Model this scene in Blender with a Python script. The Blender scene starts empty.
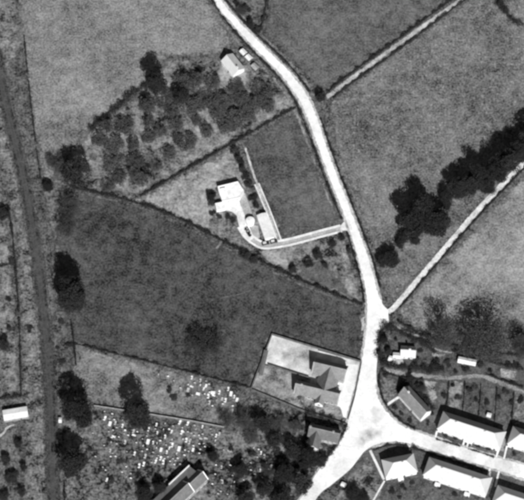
import bpy, math, random
import numpy as np
from mathutils import Vector
from mathutils.geometry import delaunay_2d_cdt

# ------------------------------------------------------------------ camera, sky, sun, exposure
scene = bpy.context.scene
TILT = math.radians(25.0)          # survey camera looking down, tilted a little to the north
DIST = 2000.0
MPP = 0.5                          # ground metres per photo pixel at the centre
W, H = 524.0, 500.0
LENS = 36.0 * DIST / (W * MPP)
cam_d = bpy.data.cameras.new('camera')
cam_d.lens = LENS; cam_d.sensor_width = 36.0; cam_d.sensor_fit = 'HORIZONTAL'
cam_d.clip_start = 10; cam_d.clip_end = 20000
cam = bpy.data.objects.new('camera', cam_d)
cam.location = (0, -DIST * math.sin(TILT), DIST * math.cos(TILT))
cam.rotation_euler = (TILT, 0, 0)
scene.collection.objects.link(cam)
scene.camera = cam

SUN_EL = math.radians(39.5)
SUN_AZ = math.radians(12.0)        # east of south
world = bpy.data.worlds.new('World'); scene.world = world
world.use_nodes = True
wn = world.node_tree; wn.nodes.clear()
sky = wn.nodes.new('ShaderNodeTexSky'); sky.sky_type = 'NISHITA'; sky.sun_disc = False
sky.sun_elevation = SUN_EL; sky.sun_rotation = math.pi - SUN_AZ
bw = wn.nodes.new('ShaderNodeSeparateColor')    # black-and-white film behind a minus-blue filter: it sees the sky's red light
bg = wn.nodes.new('ShaderNodeBackground'); bg.inputs['Strength'].default_value = 0.05
wo = wn.nodes.new('ShaderNodeOutputWorld')
wn.links.new(sky.outputs[0], bw.inputs[0]); wn.links.new(bw.outputs[0], bg.inputs[0]); wn.links.new(bg.outputs[0], wo.inputs[0])

sun_d = bpy.data.lights.new('sun', 'SUN'); sun_d.energy = 5.0; sun_d.angle = math.radians(0.53); sun_d.color = (1, 1, 1)
sun = bpy.data.objects.new('sun', sun_d); scene.collection.objects.link(sun)
sd = Vector((-math.sin(SUN_AZ) * math.cos(SUN_EL), math.cos(SUN_AZ) * math.cos(SUN_EL), -math.sin(SUN_EL)))
sun.rotation_euler = sd.to_track_quat('-Z', 'Y').to_euler()
sun.location = (100, -300, 400)

scene.view_settings.view_transform = 'Standard'
scene.view_settings.look = 'None'
scene.view_settings.exposure = 0.12
scene.view_settings.gamma = 1.0
scene.view_settings.use_curve_mapping = False
scene.render.engine = 'CYCLES'
scene.cycles.max_bounces = 4
scene.cycles.pixel_filter_type = 'BLACKMAN_HARRIS'
scene.cycles.filter_width = 4.0     # the lens and film are a little soft

rnd = random.Random(7)
rng = np.random.default_rng(7)
C = scene.collection
ct, st = math.cos(TILT), math.sin(TILT)


def P(px, py, z=0.0):
    """the point at height z that the survey photograph shows at pixel px, py"""
    k = 36.0 / LENS / W
    x, y = (px - W / 2) * k, (H / 2 - py) * k
    d = Vector((x, y * ct + st, y * st - ct))
    t = (z - cam.location.z) / d.z
    return Vector(cam.location) + d * t


# ------------------------------------------------------------------ materials
MATS = {}


def new_mat(name):
    m = bpy.data.materials.new(name); m.use_nodes = True
    nt = m.node_tree
    b = nt.nodes['Principled BSDF']
    b.inputs['Roughness'].default_value = 0.9
    b.inputs['Specular IOR Level'].default_value = 0.15
    MATS[name] = m
    return m, nt, b


def math_node(nt, op, a, b_):
    n = nt.nodes.new('ShaderNodeMath'); n.operation = op
    for i, v in enumerate((a, b_)):
        if isinstance(v, (int, float)):
            n.inputs[i].default_value = v
        else:
            nt.links.new(v, n.inputs[i])
    return n.outputs[0]


def surf(name, v, big=.12, mid=.14, fine=.22, sb=.035, sm=.22, sf=1.3, bump=.25, rough=.92,
         tufts=0.0, lines=None, spots=(), gain=9.0, fade=False):
    """grey surface: value v mottled at three sizes; tufts = pale tussocks; lines=(angle, spacing, amount); spots=(x,y,r,amount) damp or worn places"""
    m, nt, b = new_mat(name)
    b.inputs['Roughness'].default_value = rough
    tc = nt.nodes.new('ShaderNodeTexCoord')
    co = tc.outputs['Object']
    off = nt.nodes.new('ShaderNodeVectorMath'); off.operation = 'ADD'
    off.inputs[1].default_value = (rnd.uniform(-99, 99), rnd.uniform(-99, 99), 0)
    nt.links.new(co, off.inputs[0])

    def noise(scale, detail, dist=0.0):
        n = nt.nodes.new('ShaderNodeTexNoise')
        n.inputs['Scale'].default_value = scale; n.inputs['Detail'].default_value = detail
        n.inputs['Distortion'].default_value = dist
        nt.links.new(off.outputs[0], n.inputs['Vector'])
        return n.outputs['Fac']
    total = None
    for amt, sc_, det in ((big, sb, 3), (mid, sm, 3), (fine, sf, 2)):
        if not amt:
            continue
        f = noise(sc_, det, .3)
        t = math_node(nt, 'MULTIPLY', math_node(nt, 'SUBTRACT', f, .5), amt * gain)
        total = t if total is None else math_node(nt, 'ADD', total, t)
    if lines:
        ang, spacing, amt = lines
        mp = nt.nodes.new('ShaderNodeMapping'); mp.inputs['Rotation'].default_value = (0, 0, ang)
        nt.links.new(co, mp.inputs[0])
        wv = nt.nodes.new('ShaderNodeTexWave'); wv.inputs['Scale'].default_value = 0.314 / spacing
        wv.inputs['Distortion'].default_value = 1.2; wv.inputs['Detail Scale'].default_value = .5
        nt.links.new(mp.outputs[0], wv.inputs[0])
        t = math_node(nt, 'MULTIPLY', math_node(nt, 'SUBTRACT', wv.outputs['Fac'], .5), amt * 2)
        total = math_node(nt, 'ADD', total, t)
    if tufts:
        f = noise(.55, 2, .6)
        rmp = nt.nodes.new('ShaderNodeMapRange')
        rmp.inputs[1].default_value = .60; rmp.inputs[2].default_value = .74
        rmp.inputs[3].default_value = 0; rmp.inputs[4].default_value = tufts
        nt.links.new(f, rmp.inputs[0]); total = math_node(nt, 'ADD', total, rmp.outputs[0])
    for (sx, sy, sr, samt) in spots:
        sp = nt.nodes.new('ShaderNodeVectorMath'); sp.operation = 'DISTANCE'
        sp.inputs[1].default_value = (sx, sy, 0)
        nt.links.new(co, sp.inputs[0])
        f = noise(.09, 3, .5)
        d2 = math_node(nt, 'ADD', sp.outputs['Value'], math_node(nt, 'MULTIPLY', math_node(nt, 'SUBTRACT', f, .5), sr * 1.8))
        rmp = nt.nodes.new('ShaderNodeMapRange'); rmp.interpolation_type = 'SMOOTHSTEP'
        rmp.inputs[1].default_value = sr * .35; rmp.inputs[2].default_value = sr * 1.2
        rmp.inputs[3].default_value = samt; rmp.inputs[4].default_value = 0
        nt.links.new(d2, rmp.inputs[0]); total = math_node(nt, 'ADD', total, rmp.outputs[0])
    val = math_node(nt, 'MULTIPLY', math_node(nt, 'ADD', total, 1.0), v)
    val = math_node(nt, 'MINIMUM', math_node(nt, 'MAXIMUM', val, .01), .88)
    cc = nt.nodes.new('ShaderNodeCombineColor')
    for i in range(3):
        nt.links.new(val, cc.inputs[i])
    nt.links.new(cc.outputs[0], b.inputs['Base Color'])
    if fade:
        # ragged, grassy edge where one cover gives way to the next
        at = nt.nodes.new('ShaderNodeAttribute'); at.attribute_name = 'fade'
        e = math_node(nt, 'ADD', math_node(nt, 'MULTIPLY', at.outputs['Fac'], 1.5), math_node(nt, 'MULTIPLY', math_node(nt, 'SUBTRACT', noise(.5, 4, .4), .62), 3.2))
        cl_ = nt.nodes.new('ShaderNodeClamp'); nt.links.new(e, cl_.inputs[0])
        full = math_node(nt, 'MAXIMUM', cl_.outputs[0], math_node(nt, 'GREATER_THAN', at.outputs['Fac'], .995))
        nt.links.new(full, b.inputs['Alpha'])
    if bump:
        bp = nt.nodes.new('ShaderNodeBump'); bp.inputs['Strength'].default_value = bump; bp.inputs['Distance'].default_value = .25
        nt.links.new(noise(1.6, 4), bp.inputs['Height']); nt.links.new(bp.outputs[0], b.inputs['Normal'])
    return m


def leafmat(name, v, spread=.4):
    m, nt, b = new_mat(name)
    g = nt.nodes.new('ShaderNodeNewGeometry')
    r = nt.nodes.new('ShaderNodeMapRange')
    r.inputs[3].default_value = v * (1 - spread); r.inputs[4].default_value = v * (1 + spread)
    nt.links.new(g.outputs['Random Per Island'], r.inputs[0])
    o = nt.nodes.new('ShaderNodeObjectInfo')
    k = nt.nodes.new('ShaderNodeMapRange'); k.inputs[3].default_value = .8; k.inputs[4].default_value = 1.25
    nt.links.new(o.outputs['Random'], k.inputs[0])
    val = math_node(nt, 'MULTIPLY', r.outputs[0], k.outputs[0])
    cc = nt.nodes.new('ShaderNodeCombineColor')
    for i in range(3):
        nt.links.new(val, cc.inputs[i])
    nt.links.new(cc.outputs[0], b.inputs['Base Color'])
    return m


def roofmat(name, v, amt=.16, rough=.85):
    """tiles in courses: fine relief and uneven weathering"""
    m, nt, b = new_mat(name)
    b.inputs['Roughness'].default_value = rough
    tc = nt.nodes.new('ShaderNodeTexCoord')
    br = nt.nodes.new('ShaderNodeTexBrick'); br.inputs['Scale'].default_value = 1.0
    br.inputs['Brick Width'].default_value = .55; br.inputs['Row Height'].default_value = .3; br.inputs['Mortar Size'].default_value = .02
    br.inputs['Color1'].default_value = (v * (1 - amt),) * 3 + (1,)
    br.inputs['Color2'].default_value = (v * (1 + amt),) * 3 + (1,)
    br.inputs['Mortar'].default_value = (v * .6,) * 3 + (1,)
    nt.links.new(tc.outputs['Object'], br.inputs[0])
    n = nt.nodes.new('ShaderNodeTexNoise'); n.inputs['Scale'].default_value = .5; n.inputs['Detail'].default_value = 4
    nt.links.new(tc.outputs['Object'], n.inputs['Vector'])
    mr = nt.nodes.new('ShaderNodeMapRange'); mr.inputs[1].default_value = .3; mr.inputs[2].default_value = .7
    mr.inputs[3].default_value = 1 - amt * 1.2; mr.inputs[4].default_value = 1 + amt
    nt.links.new(n.outputs['Fac'], mr.inputs[0])
    mx = nt.nodes.new('ShaderNodeMix'); mx.data_type = 'RGBA'; mx.blend_type = 'MULTIPLY'; mx.inputs[0].default_value = 1
    nt.links.new(br.outputs[0], mx.inputs[6]); nt.links.new(mr.outputs[0], mx.inputs[7])
    nt.links.new(mx.outputs[2], b.inputs['Base Color'])
    return m


def plain(name, v, rough=.8, amt=.08):
    return surf(name, v, big=0, mid=amt, fine=amt, sm=.6, sf=4, bump=.05, rough=rough)


PF = P(205, 332)
M_GROUND = surf('rough_grass', fade=True, v=.10, big=.2, mid=.35, fine=.45, sf=.9)
M_BASE = surf('rough_ground_grass', .10, .2, .35, .45, sf=.9)
M_PALE = surf('pale_pasture', fade=True, v=0.1938, big=0.17, mid=.16, fine=0.28, sf=1.0, sb=.028)
M_TOPMID = surf('pasture_grey', fade=True, v=0.1049, big=0.20, mid=.2, fine=0.30, sf=1.0, sb=.028, lines=(math.radians(38), 6, .04))
M_RIGHT = surf('tussocky_pasture', fade=True, v=0.1419, big=0.24, mid=.2, fine=0.33, sf=1.0, sb=.028, tufts=1.0)
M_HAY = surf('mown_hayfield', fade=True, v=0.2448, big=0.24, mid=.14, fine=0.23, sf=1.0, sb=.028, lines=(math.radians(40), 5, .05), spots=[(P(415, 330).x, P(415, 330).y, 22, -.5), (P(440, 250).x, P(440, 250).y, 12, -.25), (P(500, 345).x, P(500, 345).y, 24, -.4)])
M_ORCH = surf('orchard_grass', fade=True, v=.165, big=.45, mid=.4, fine=.3, sb=.05, sf=.9)
M_TRI = surf('mown_paddock', fade=True, v=0.2805, big=.2, mid=.2, fine=.22, sf=.8)
M_VILLAF = surf('villa_lawn_field', fade=True, v=0.0927, big=0.20, mid=.2, fine=0.30, sf=1.0, sb=.028, lines=(math.radians(-15), 4, .04))
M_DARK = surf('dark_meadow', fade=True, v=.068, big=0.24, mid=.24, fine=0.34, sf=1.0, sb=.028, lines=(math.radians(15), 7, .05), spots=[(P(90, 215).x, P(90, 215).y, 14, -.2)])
M_STRIP = surf('glebe_strip', fade=True, v=0.1700, big=0.27, mid=.26, fine=0.30, sf=1.0, sb=.028)
M_YARDG = surf('churchyard_grass', fade=True, v=0.0966, big=.5, mid=.55, fine=.5, sb=.06, sm=.35, sf=.9)
M_PLOT = surf('garden_plot_soil', fade=True, v=.155, big=.35, mid=.4, fine=.35, sf=.9, lines=(math.radians(4), 3, .1))
M_VERGE = surf('railway_verge_grass', fade=True, v=0.1403, big=.2, mid=.4, fine=.4, sf=.9)
M_VILL = surf('village_grass', fade=True, v=.092, big=.14, mid=.2, fine=.26)
M_GARD = surf('garden_lawn', fade=True, v=.105, big=.12, mid=.2, fine=.25)
M_GARDV = surf('villa_garden_grass', fade=True, v=.155, big=.4, mid=.4, fine=.35, sb=.06, sf=.9)
M_GARDP = surf('garden_pale_ground', fade=True, v=.27, big=.2, mid=.3, fine=.3)
M_GARDB = surf('garden_beds', fade=True, v=.085, big=.16, mid=.3, fine=.3, tufts=.9)
M_BALL = surf('ballast', .052, .1, .25, .4, sf=1.2)
M_CESS = surf('cinder_cess', fade=True, v=.080, big=.2, mid=.3, fine=.4, sf=.9)
M_VERGD = surf('dark_verge_grass', fade=True, v=.098, big=.2, mid=.35, fine=.4, sf=.9)
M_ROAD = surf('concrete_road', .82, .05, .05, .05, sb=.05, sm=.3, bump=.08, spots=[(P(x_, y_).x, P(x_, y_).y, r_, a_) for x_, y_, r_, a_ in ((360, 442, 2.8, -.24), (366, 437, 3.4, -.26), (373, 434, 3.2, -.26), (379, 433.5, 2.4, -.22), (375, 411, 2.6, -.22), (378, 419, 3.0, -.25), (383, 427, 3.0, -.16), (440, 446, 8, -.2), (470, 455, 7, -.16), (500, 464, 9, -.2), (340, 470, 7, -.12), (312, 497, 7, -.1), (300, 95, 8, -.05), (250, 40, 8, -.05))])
M_LANE = surf('gravel_lane', .62, .08, .16, .14, bump=.15)
M_TRACK = surf('cart_track', fade=True, v=.40, big=.1, mid=.2, fine=.2, bump=.2)
M_BACK = surf('back_lane_dirt', fade=True, v=.26, big=.1, mid=.2, fine=.2)
M_WORN = surf('worn_tarmac', fade=True, v=.52, big=.12, mid=.16, fine=.12)
M_PATH = surf('concrete_path', .72, .03, .08, .08, bump=.05)
M_DRIVE = surf('driveway_gravel', .38, .05, .1, .12)
M_YARD1 = surf('playground_tarmac_pale', .58, .30, .12, .08, sb=.06)
M_YARD2 = surf('playground_earth', .25, .35, .3, .2, sb=.07)
M_YARD3 = surf('school_forecourt', .74, .05, .06, .06)
M_WHITE = plain('white_render', .80)
M_STONE = plain('grey_stone', .34, amt=.14)
M_DSTONE = plain('dark_wall_stone', .13, amt=.2)
M_BRICK = plain('brick', .30, amt=.14)
M_ROOFW = roofmat('pale_roof_tile', .62, amt=.05)
M_ROOFG = roofmat('grey_slate', .15)
M_ROOFM = roofmat('mid_slate', .235)
M_ROOFC = roofmat('church_slate', .165)
M_FLAT = surf('white_flat_roof', .80, .02, .08, .06, sm=.5, bump=.04)
M_FLATG = surf('grey_flat_roof', .40, .05, .1, .1)
M_TIN = surf('painted_sheet_roof', .72, .03, .08, .06, bump=.05)
M_GLASS = plain('window_glass', .03, rough=.12, amt=0.02)
M_WOOD = plain('dark_wood', .09, amt=.15)
M_FRAME = plain('white_paint', .78, amt=.03)
M_SOIL = surf('bed_soil', .055, .1, .2, .3)
M_STEEL = plain('rail_steel', .10, rough=.5)
M_MARB = plain('white_marble', .82, amt=.06)
M_GRAV = plain('grey_gravestone', .46, amt=.16)
M_CAR = plain('car_paint', .035, rough=.25, amt=.02)
M_CARTOP = plain('car_pale_roof', .62, rough=.35, amt=.02)
M_RUB = plain('tyre_rubber', .025)
M_BARK = plain('bark', .045, amt=.2)
L_DARK = leafmat('foliage_dark', .026)
L_MID = leafmat('foliage_mid', .036)
L_ORCH = leafmat('foliage_orchard', .072)
L_PALE = leafmat('foliage_feathery', .055)
L_HEDGE = leafmat('foliage_hedge', .03)


# ------------------------------------------------------------------ mesh helpers
def mesh(name, verts, faces):
    me = bpy.data.meshes.new(name); me.from_pydata([tuple(v) for v in verts], [], faces); me.update()
    return me


def link(name, me, mat, parent=None, loc=None, rz=0.0):
    if mat is not None and not me.materials:
        me.materials.append(mat)
    o = bpy.data.objects.new(name, me); C.objects.link(o)
    if parent is not None:
        o.parent = parent
    if loc is not None:
        o.location = loc
    o.rotation_euler.z = rz
    return o


def tag(o, label=None, cat=None, group=None, kind=None):
    if label: o['label'] = label
    if cat: o['category'] = cat
    if group: o['group'] = group
    if kind: o['kind'] = kind
    return o


def thing(name, label, cat, loc, rz=0.0, group=None):
    o = bpy.data.objects.new(name, None); C.objects.link(o)
    o.empty_display_size = .5
    o.location = loc; o.rotation_euler.z = rz
    return tag(o, label, cat, group)


class MB:
    def __init__(self):
        self.v, self.f = [], []

    def add(self, vs, fs):
        n = len(self.v); self.v += [tuple(v) for v in vs]; self.f += [tuple(i + n for i in f) for f in fs]; return self

    def box(self, x0, x1, y0, y1, z0, z1):
        return self.add([(x0, y0, z0), (x1, y0, z0), (x1, y1, z0), (x0, y1, z0), (x0, y0, z1), (x1, y0, z1), (x1, y1, z1), (x0, y1, z1)],
                        [(0, 3, 2, 1), (4, 5, 6, 7), (0, 1, 5, 4), (1, 2, 6, 5), (2, 3, 7, 6), (3, 0, 4, 7)])

    def prism(self, poly, z0, z1):
        n = len(poly)
        vs = [(p[0], p[1], z0) for p in poly] + [(p[0], p[1], z1) for p in poly]
        fs = [tuple(range(n - 1, -1, -1)), tuple(range(n, 2 * n))] + [(i, (i + 1) % n, n + (i + 1) % n, n + i) for i in range(n)]
        return self.add(vs, fs)

    def xprism(self, prof, x0, x1):
        """profile of (y, z) points swept along x"""
        n = len(prof)
        vs = [(x0, p[0], p[1]) for p in prof] + [(x1, p[0], p[1]) for p in prof]
        fs = [tuple(range(n)), tuple(range(2 * n - 1, n - 1, -1))] + [(i, n + i, n + (i + 1) % n, (i + 1) % n) for i in range(n)]
        return self.add(vs, fs)

    def tube(self, a, b, r0, r1, n=6):
        a, b = Vector(a), Vector(b); d = (b - a).normalized()
        s = d.orthogonal().normalized(); t = d.cross(s)
        vs = [a + (s * math.cos(2 * math.pi * i / n) + t * math.sin(2 * math.pi * i / n)) * r0 for i in range(n)]
        vs += [b + (s * math.cos(2 * math.pi * i / n) + t * math.sin(2 * math.pi * i / n)) * r1 for i in range(n)]
        return self.add(vs, [(i, (i + 1) % n, n + (i + 1) % n, n + i) for i in range(n)] + [tuple(range(n - 1, -1, -1)), tuple(range(n, 2 * n))])

    def build(self, name, mat, parent=None, loc=None, rz=0.0):
        return link(name, mesh(name, self.v, self.f), mat, parent, loc, rz)


def smooth(pts, n=8):
    """Catmull-Rom through px points"""
    p = [np.array(q, float) for q in pts]
    p = [2 * p[0] - p[1]] + p + [2 * p[-1] - p[-2]]
    out = []
    for i in range(1, len(p) - 2):
        for k in range(n):
            t = k / n
            out.append(.5 * (2 * p[i] + (p[i + 1] - p[i - 1]) * t + (2 * p[i - 1] - 5 * p[i] + 4 * p[i + 1] - p[i + 2]) * t * t
                             + (3 * p[i] - p[i - 1] - 3 * p[i + 1] + p[i + 2]) * t ** 3))
    out.append(p[-2])
    return out


def rough_edge(pts, amp, step=2.0):
    """subdivide a polyline of world points and let it wander a little, as worn edges do"""
    out = []
    for a, b in zip(pts[:-1], pts[1:]):
        L = (b - a).length; n = max(1, int(L / step)); nrm = Vector((-(b - a).y, (b - a).x, 0)) / max(L, 1e-6)
        for i in range(n):
            out.append(a + (b - a) * (i / n) + nrm * rnd.uniform(-amp, amp) * (1 if i else .3))
    out.append(pts[-1])
    return out


def resample(w, step):
    out, acc = [w[0]], 0.0
    for a, b in zip(w[:-1], w[1:]):
        L = (b - a).length; s = step - acc
        while s <= L:
            out.append(a + (b - a) * (s / L)); s += step
        acc = L - (s - step)
    return out


LAYER = [0]


def sheet(name, px, mat, z=None, rough=.7, rim=2.4, frac=.12):
    LAYER[0] += 1
    zz = 0.005 * LAYER[0] if z is None else z
    w = [P(*q) for q in px]
    area = sum(a.x * b.y - b.x * a.y for a, b in zip(w, w[1:] + w[:1]))
    if area < 0:
        w = w[::-1]
    soft = mat.node_tree.nodes.get('Attribute') is not None
    if not soft:
        rough = min(rough, .15)
    w = rough_edge(w + [w[0]], rough, 1.6)[:-1] if rough else w
    n = len(w)
    if not soft:
        o = link(name, mesh(name, [(v.x, v.y, zz) for v in w], [tuple(range(n))]), mat)
        return tag(o, kind='structure')
    size = math.sqrt(abs(area) / 2)
    rim = min(rim, size * frac)
    pa = np.array([(v.x, v.y) for v in w]); pb = np.roll(pa, -1, 0); ab = pb - pa; l2 = (ab ** 2).sum(1) + 1e-9

    def grid(step, lo_, hi_):
        x0, y0 = np.maximum(pa.min(0), (-165, -175)); x1, y1 = np.minimum(pa.max(0), (165, 200))
        if x1 <= x0 or y1 <= y0: return np.zeros((0, 2)), np.zeros(0)
        X, Y = np.meshgrid(np.arange(x0, x1, step), np.arange(y0, y1, step)); q = np.stack([X.ravel(), Y.ravel()], 1)
        q += rng.uniform(-.2, .2, q.shape) * step
        keep, dist = [], []
        for c in range(0, len(q), 4000):
            qq = q[c:c + 4000]
            t = np.clip(((qq[:, None] - pa) * ab).sum(2) / l2, 0, 1)
            d = np.sqrt(((pa + t[..., None] * ab - qq[:, None]) ** 2).sum(2)).min(1)
            cr = ((pa[:, 1] > qq[:, 1:2]) != (pb[:, 1] > qq[:, 1:2])) & (qq[:, :1] < ab[:, 0] * (qq[:, 1:2] - pa[:, 1]) / np.where(ab[:, 1] == 0, 1e-9, ab[:, 1]) + pa[:, 0])
            ok = (cr.sum(1) % 2 == 1) & (d > lo_) & (d < hi_)
            keep.append(qq[ok]); dist.append(d[ok])
        return np.concatenate(keep), np.concatenate(dist)
    g1, d1 = grid(rim * .5, rim * .3, rim * 1.7)
    g2, d2 = grid(max(4.0, rim * 2), rim * 1.7, 1e9)
    pts2 = [Vector((p[0], p[1])) for p in np.concatenate([pa, g1, g2])]
    fd0 = [0.0] * n + list(np.clip(d1 / rim, 0, 1)) + [1.0] * len(d2)
    vo, _, fo, ovs, _, _ = delaunay_2d_cdt(pts2, [(k, (k + 1) % n) for k in range(n)], [], 1, 1e-4)
    me = mesh(name, [(v.x, v.y, zz) for v in vo], fo)
    fd = [fd0[src[0]] if src else 0.0 for src in ovs]
    at = me.attributes.new('fade', 'FLOAT', 'POINT')
    at.data.foreach_set('value', fd)
    o = link(name, me, mat)
    if me.polygons[0].normal.z < 0:
        me.flip_normals()
    return tag(o, kind='structure')


def ribbon_mesh(name, w, wl, wr, z0, z1=None):
    """flat band (or raised bar when z1 given) along world points; wl, wr in metres left and right"""
    L, R = [], []
    for i, p in enumerate(w):
        a, b = w[max(0, i - 1)], w[min(len(w) - 1, i + 1)]
        d = (b - a).normalized(); n = Vector((-d.y, d.x, 0))
        l_ = wl[i] if isinstance(wl, list) else wl
        r_ = wr[i] if isinstance(wr, list) else wr
        L.append(p + n * l_); R.append(p - n * r_)
    n = len(w)
    if z1 is None:
        vs = [(p.x, p.y, z0) for p in L] + [(p.x, p.y, z0) for p in R]
        fs = [(i, n + i, n + i + 1, i + 1) for i in range(n - 1)]
    else:
        vs = [(p.x, p.y, z1) for p in L] + [(p.x, p.y, z1) for p in R] + [(p.x, p.y, z0) for p in L] + [(p.x, p.y, z0) for p in R]
        fs = [(i, n + i, n + i + 1, i + 1) for i in range(n - 1)]
        fs += [(i, i + 1, 2 * n + i + 1, 2 * n + i) for i in range(n - 1)] + [(n + i, 3 * n + i, 3 * n + i + 1, n + i + 1) for i in range(n - 1)]
        fs += [(0, 2 * n, 3 * n, n), (n - 1, 2 * n - 1, 4 * n - 1, 3 * n - 1)]
    return mesh(name, vs, fs)


def ribbon(name, px, width_m, mat, jit=.15, n=8):
    LAYER[0] += 1
    w = resample([P(*q) for q in smooth(px, n)], 1.2)
    soft = mat.node_tree.nodes.get('Attribute') is not None
    k = len(w)
    if not soft:
        wl = [width_m / 2 + rnd.uniform(-jit, jit) for _ in w]; wr = [width_m / 2 + rnd.uniform(-jit, jit) for _ in w]
        return tag(link(name, ribbon_mesh(name, w, wl, wr, .005 * LAYER[0]), mat), kind='structure')
    rows = [[], [], [], []]
    for i, p in enumerate(w):
        a, b = w[max(0, i - 1)], w[min(k - 1, i + 1)]
        d = (b - a).normalized(); nn = Vector((-d.y, d.x, 0))
        for j, f in enumerate((.62, .28, -.28, -.62)):
            rows[j].append(p + nn * (f * width_m + rnd.uniform(-jit, jit)))
    z = .005 * LAYER[0]
    vs = [(p.x, p.y, z) for r_ in rows for p in r_]
    fs = [(j * k + i, (j + 1) * k + i, (j + 1) * k + i + 1, j * k + i + 1) for j in range(3) for i in range(k - 1)]
    me = mesh(name, vs, fs)
    ends = [min(1.0, i / 3, (k - 1 - i) / 3) if k > 8 else 1.0 for i in range(k)]
    at = me.attributes.new('fade', 'FLOAT', 'POINT')
    at.data.foreach_set('value', [0.0] * k + ends + ends + [0.0] * k)
    return tag(link(name, me, mat), kind='structure')


# ------------------------------------------------------------------ ground, fields
g = mesh('ground', [(-6000, -6000, 0), (6000, -6000, 0), (6000, 9000, 0), (-6000, 9000, 0)], [(0, 1, 2, 3)])
tag(link('ground', g, M_BASE), kind='structure')

sheet('pasture', [(-80, -90), (206, -90), (209, 0), (236, 40), (222, 57), (168, 58), (146, 84), (94, 127), (72, 150), (50, 186), (42, 186), (30, 110), (20, 40), (8, -90)], M_PALE)
sheet('pasture', [(226, -90), (560, -90), (462, -2), (330, 93), (322, 98), (300, 72), (262, 34), (268, 0)], M_TOPMID)
sheet('rough_ground', [(222, -60), (272, -60), (266, 0), (258, 37), (232, 8)], M_GROUND)
sheet('pasture', [(326, 102), (466, -2), (540, -60), (640, -60), (640, 60), (524, 163), (396, 300), (383, 296), (370, 250), (350, 195), (332, 140)], M_RIGHT)
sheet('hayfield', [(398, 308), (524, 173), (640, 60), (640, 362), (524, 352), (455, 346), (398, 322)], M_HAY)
sheet('orchard_ground', [(48, 186), (72, 150), (94, 127), (146, 84), (168, 58), (222, 57), (245, 50), (299, 104), (232, 143), (186, 169), (140, 196), (100, 193), (66, 184)], M_ORCH)
sheet('paddock', [(100, 193), (140, 197), (186, 171), (234, 146), (248, 180), (258, 205), (250, 256), (205, 232), (150, 207)], M_TRI)
sheet('villa_garden', [(205, 232), (214, 204), (212, 186), (240, 178), (258, 205), (285, 238), (345, 229), (364, 304), (290, 276), (250, 256)], M_GARDV)
sheet('villa_field', [(240, 142), (298, 108), (318, 150), (344, 224), (283, 240), (264, 200)], M_VILLAF)
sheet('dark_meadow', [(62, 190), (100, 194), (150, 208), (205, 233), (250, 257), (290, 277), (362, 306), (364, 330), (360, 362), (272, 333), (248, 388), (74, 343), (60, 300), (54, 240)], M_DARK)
sheet('glebe_strip', [(74, 344), (250, 389), (232, 428), (92, 407), (70, 372)], M_STRIP)
sheet('churchyard_ground', [(70, 400), (96, 408), (232, 428), (250, 390), (304, 411), (344, 424), (335, 450), (300, 497), (290, 540), (58, 540), (60, 430)], M_YARDG)
sheet('railway_verge', [(-50, -60), (12, -60), (22, 40), (32, 110), (44, 186), (56, 235), (64, 300), (76, 345), (70, 400), (62, 440), (60, 560), (24, 560), (22, 420), (18, 300), (12, 220), (-12, 120)], M_VERGE)
sheet('allotment_ground', [(-60, 160), (4, 190), (12, 232), (18, 300), (21, 395), (-60, 400)], M_PLOT)
sheet('yard_ground', [(-60, 404), (22, 400), (26, 560), (-60, 560)], M_GROUND)
sheet('village_ground', [(378, 366), (394, 326), (455, 346), (640, 362), (640, 600), (320, 600), (345, 470), (378, 440)], M_VILL)

# railway: ballast, sleepers, rails
sheet('railway_verge', [(8, 60), (24, 40), (32, 110), (44, 186), (56, 235), (64, 300), (76, 345), (70, 400), (62, 440), (60, 560), (50, 560), (50, 400), (43, 300), (36, 250), (27, 195), (16, 146), (4, 96)], M_VERGD)
RAIL = [(-38, -60), (-14, 20), (4, 96), (16, 146), (27, 195), (36, 250), (42, 300), (47, 350), (50, 400), (52, 450), (53, 500), (53, 560)]
rw = [P(*q) for q in smooth(RAIL, 6)]
ribbon('cinder_path', RAIL, 8.0, M_CESS, jit=.5, n=6)
ballast = tag(link('railway_ballast', ribbon_mesh('railway_ballast', rw, [2.6 + rnd.uniform(-.25, .25) for _ in rw], [2.6 + rnd.uniform(-.25, .25) for _ in rw], 0, .36), M_BALL), kind='structure')


mb = MB()
rs = resample(rw, .72)
for a, b in zip(rs[:-1], rs[1:]):
    d = (b - a).normalized(); n = Vector((-d.y, d.x, 0))
    q = [a + n * 1.25 - d * .13, a - n * 1.25 - d * .13, a - n * 1.25 + d * .13, a + n * 1.25 + d * .13]
    mb.prism([(v.x, v.y) for v in q], .36, .46)
tag(mb.build('sleepers', M_WOOD, ballast), kind='stuff')
for s in (-.75, .75):
    link('rail', ribbon_mesh('rail', rw, s + .045, -s + .045, .46, .60), M_STEEL, ballast)

# ------------------------------------------------------------------ roads, lanes, paths
LAYER[0] += 1
left = [(190, -40), (211, 0), (232, 26), (256, 51.5), (280, 76), (297, 99.5), (307.3, 121.5), (317.5, 149.5), (328.5, 179.5), (340.5, 209.5), (350, 236), (357.5, 262), (364, 288), (366, 310), (365, 330), (361, 360), (357, 382), (352.6, 400), (349, 412), (345, 430), (335, 449), (321, 466), (302, 495), (280, 530)]
right = [(204, -40), (223, 0), (243, 24), (267, 48), (291, 72), (308, 94.5), (318.5, 118), (328, 147), (339, 177), (351.2, 208), (360.5, 232), (370, 258), (378, 288), (383, 303), (381, 338), (377.5, 362), (377, 380), (381, 400), (388, 412), (392, 430), (384, 445), (368, 449), (359, 459), (350, 470), (332, 485), (318, 497), (300, 530)]
left = [(x + .9, y - .3) if y < 350 else (x + .5, y) for x, y in left]; right = [(x - .9, y + .3) if y < 350 else (x - .4, y) for x, y in right]
ls = [P(*q) for q in smooth(left, 5)]; rsd = [P(*q) for q in smooth(right, 5)]
pts = rough_edge(ls, .12) + rough_edge(rsd, .12)[::-1]
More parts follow.
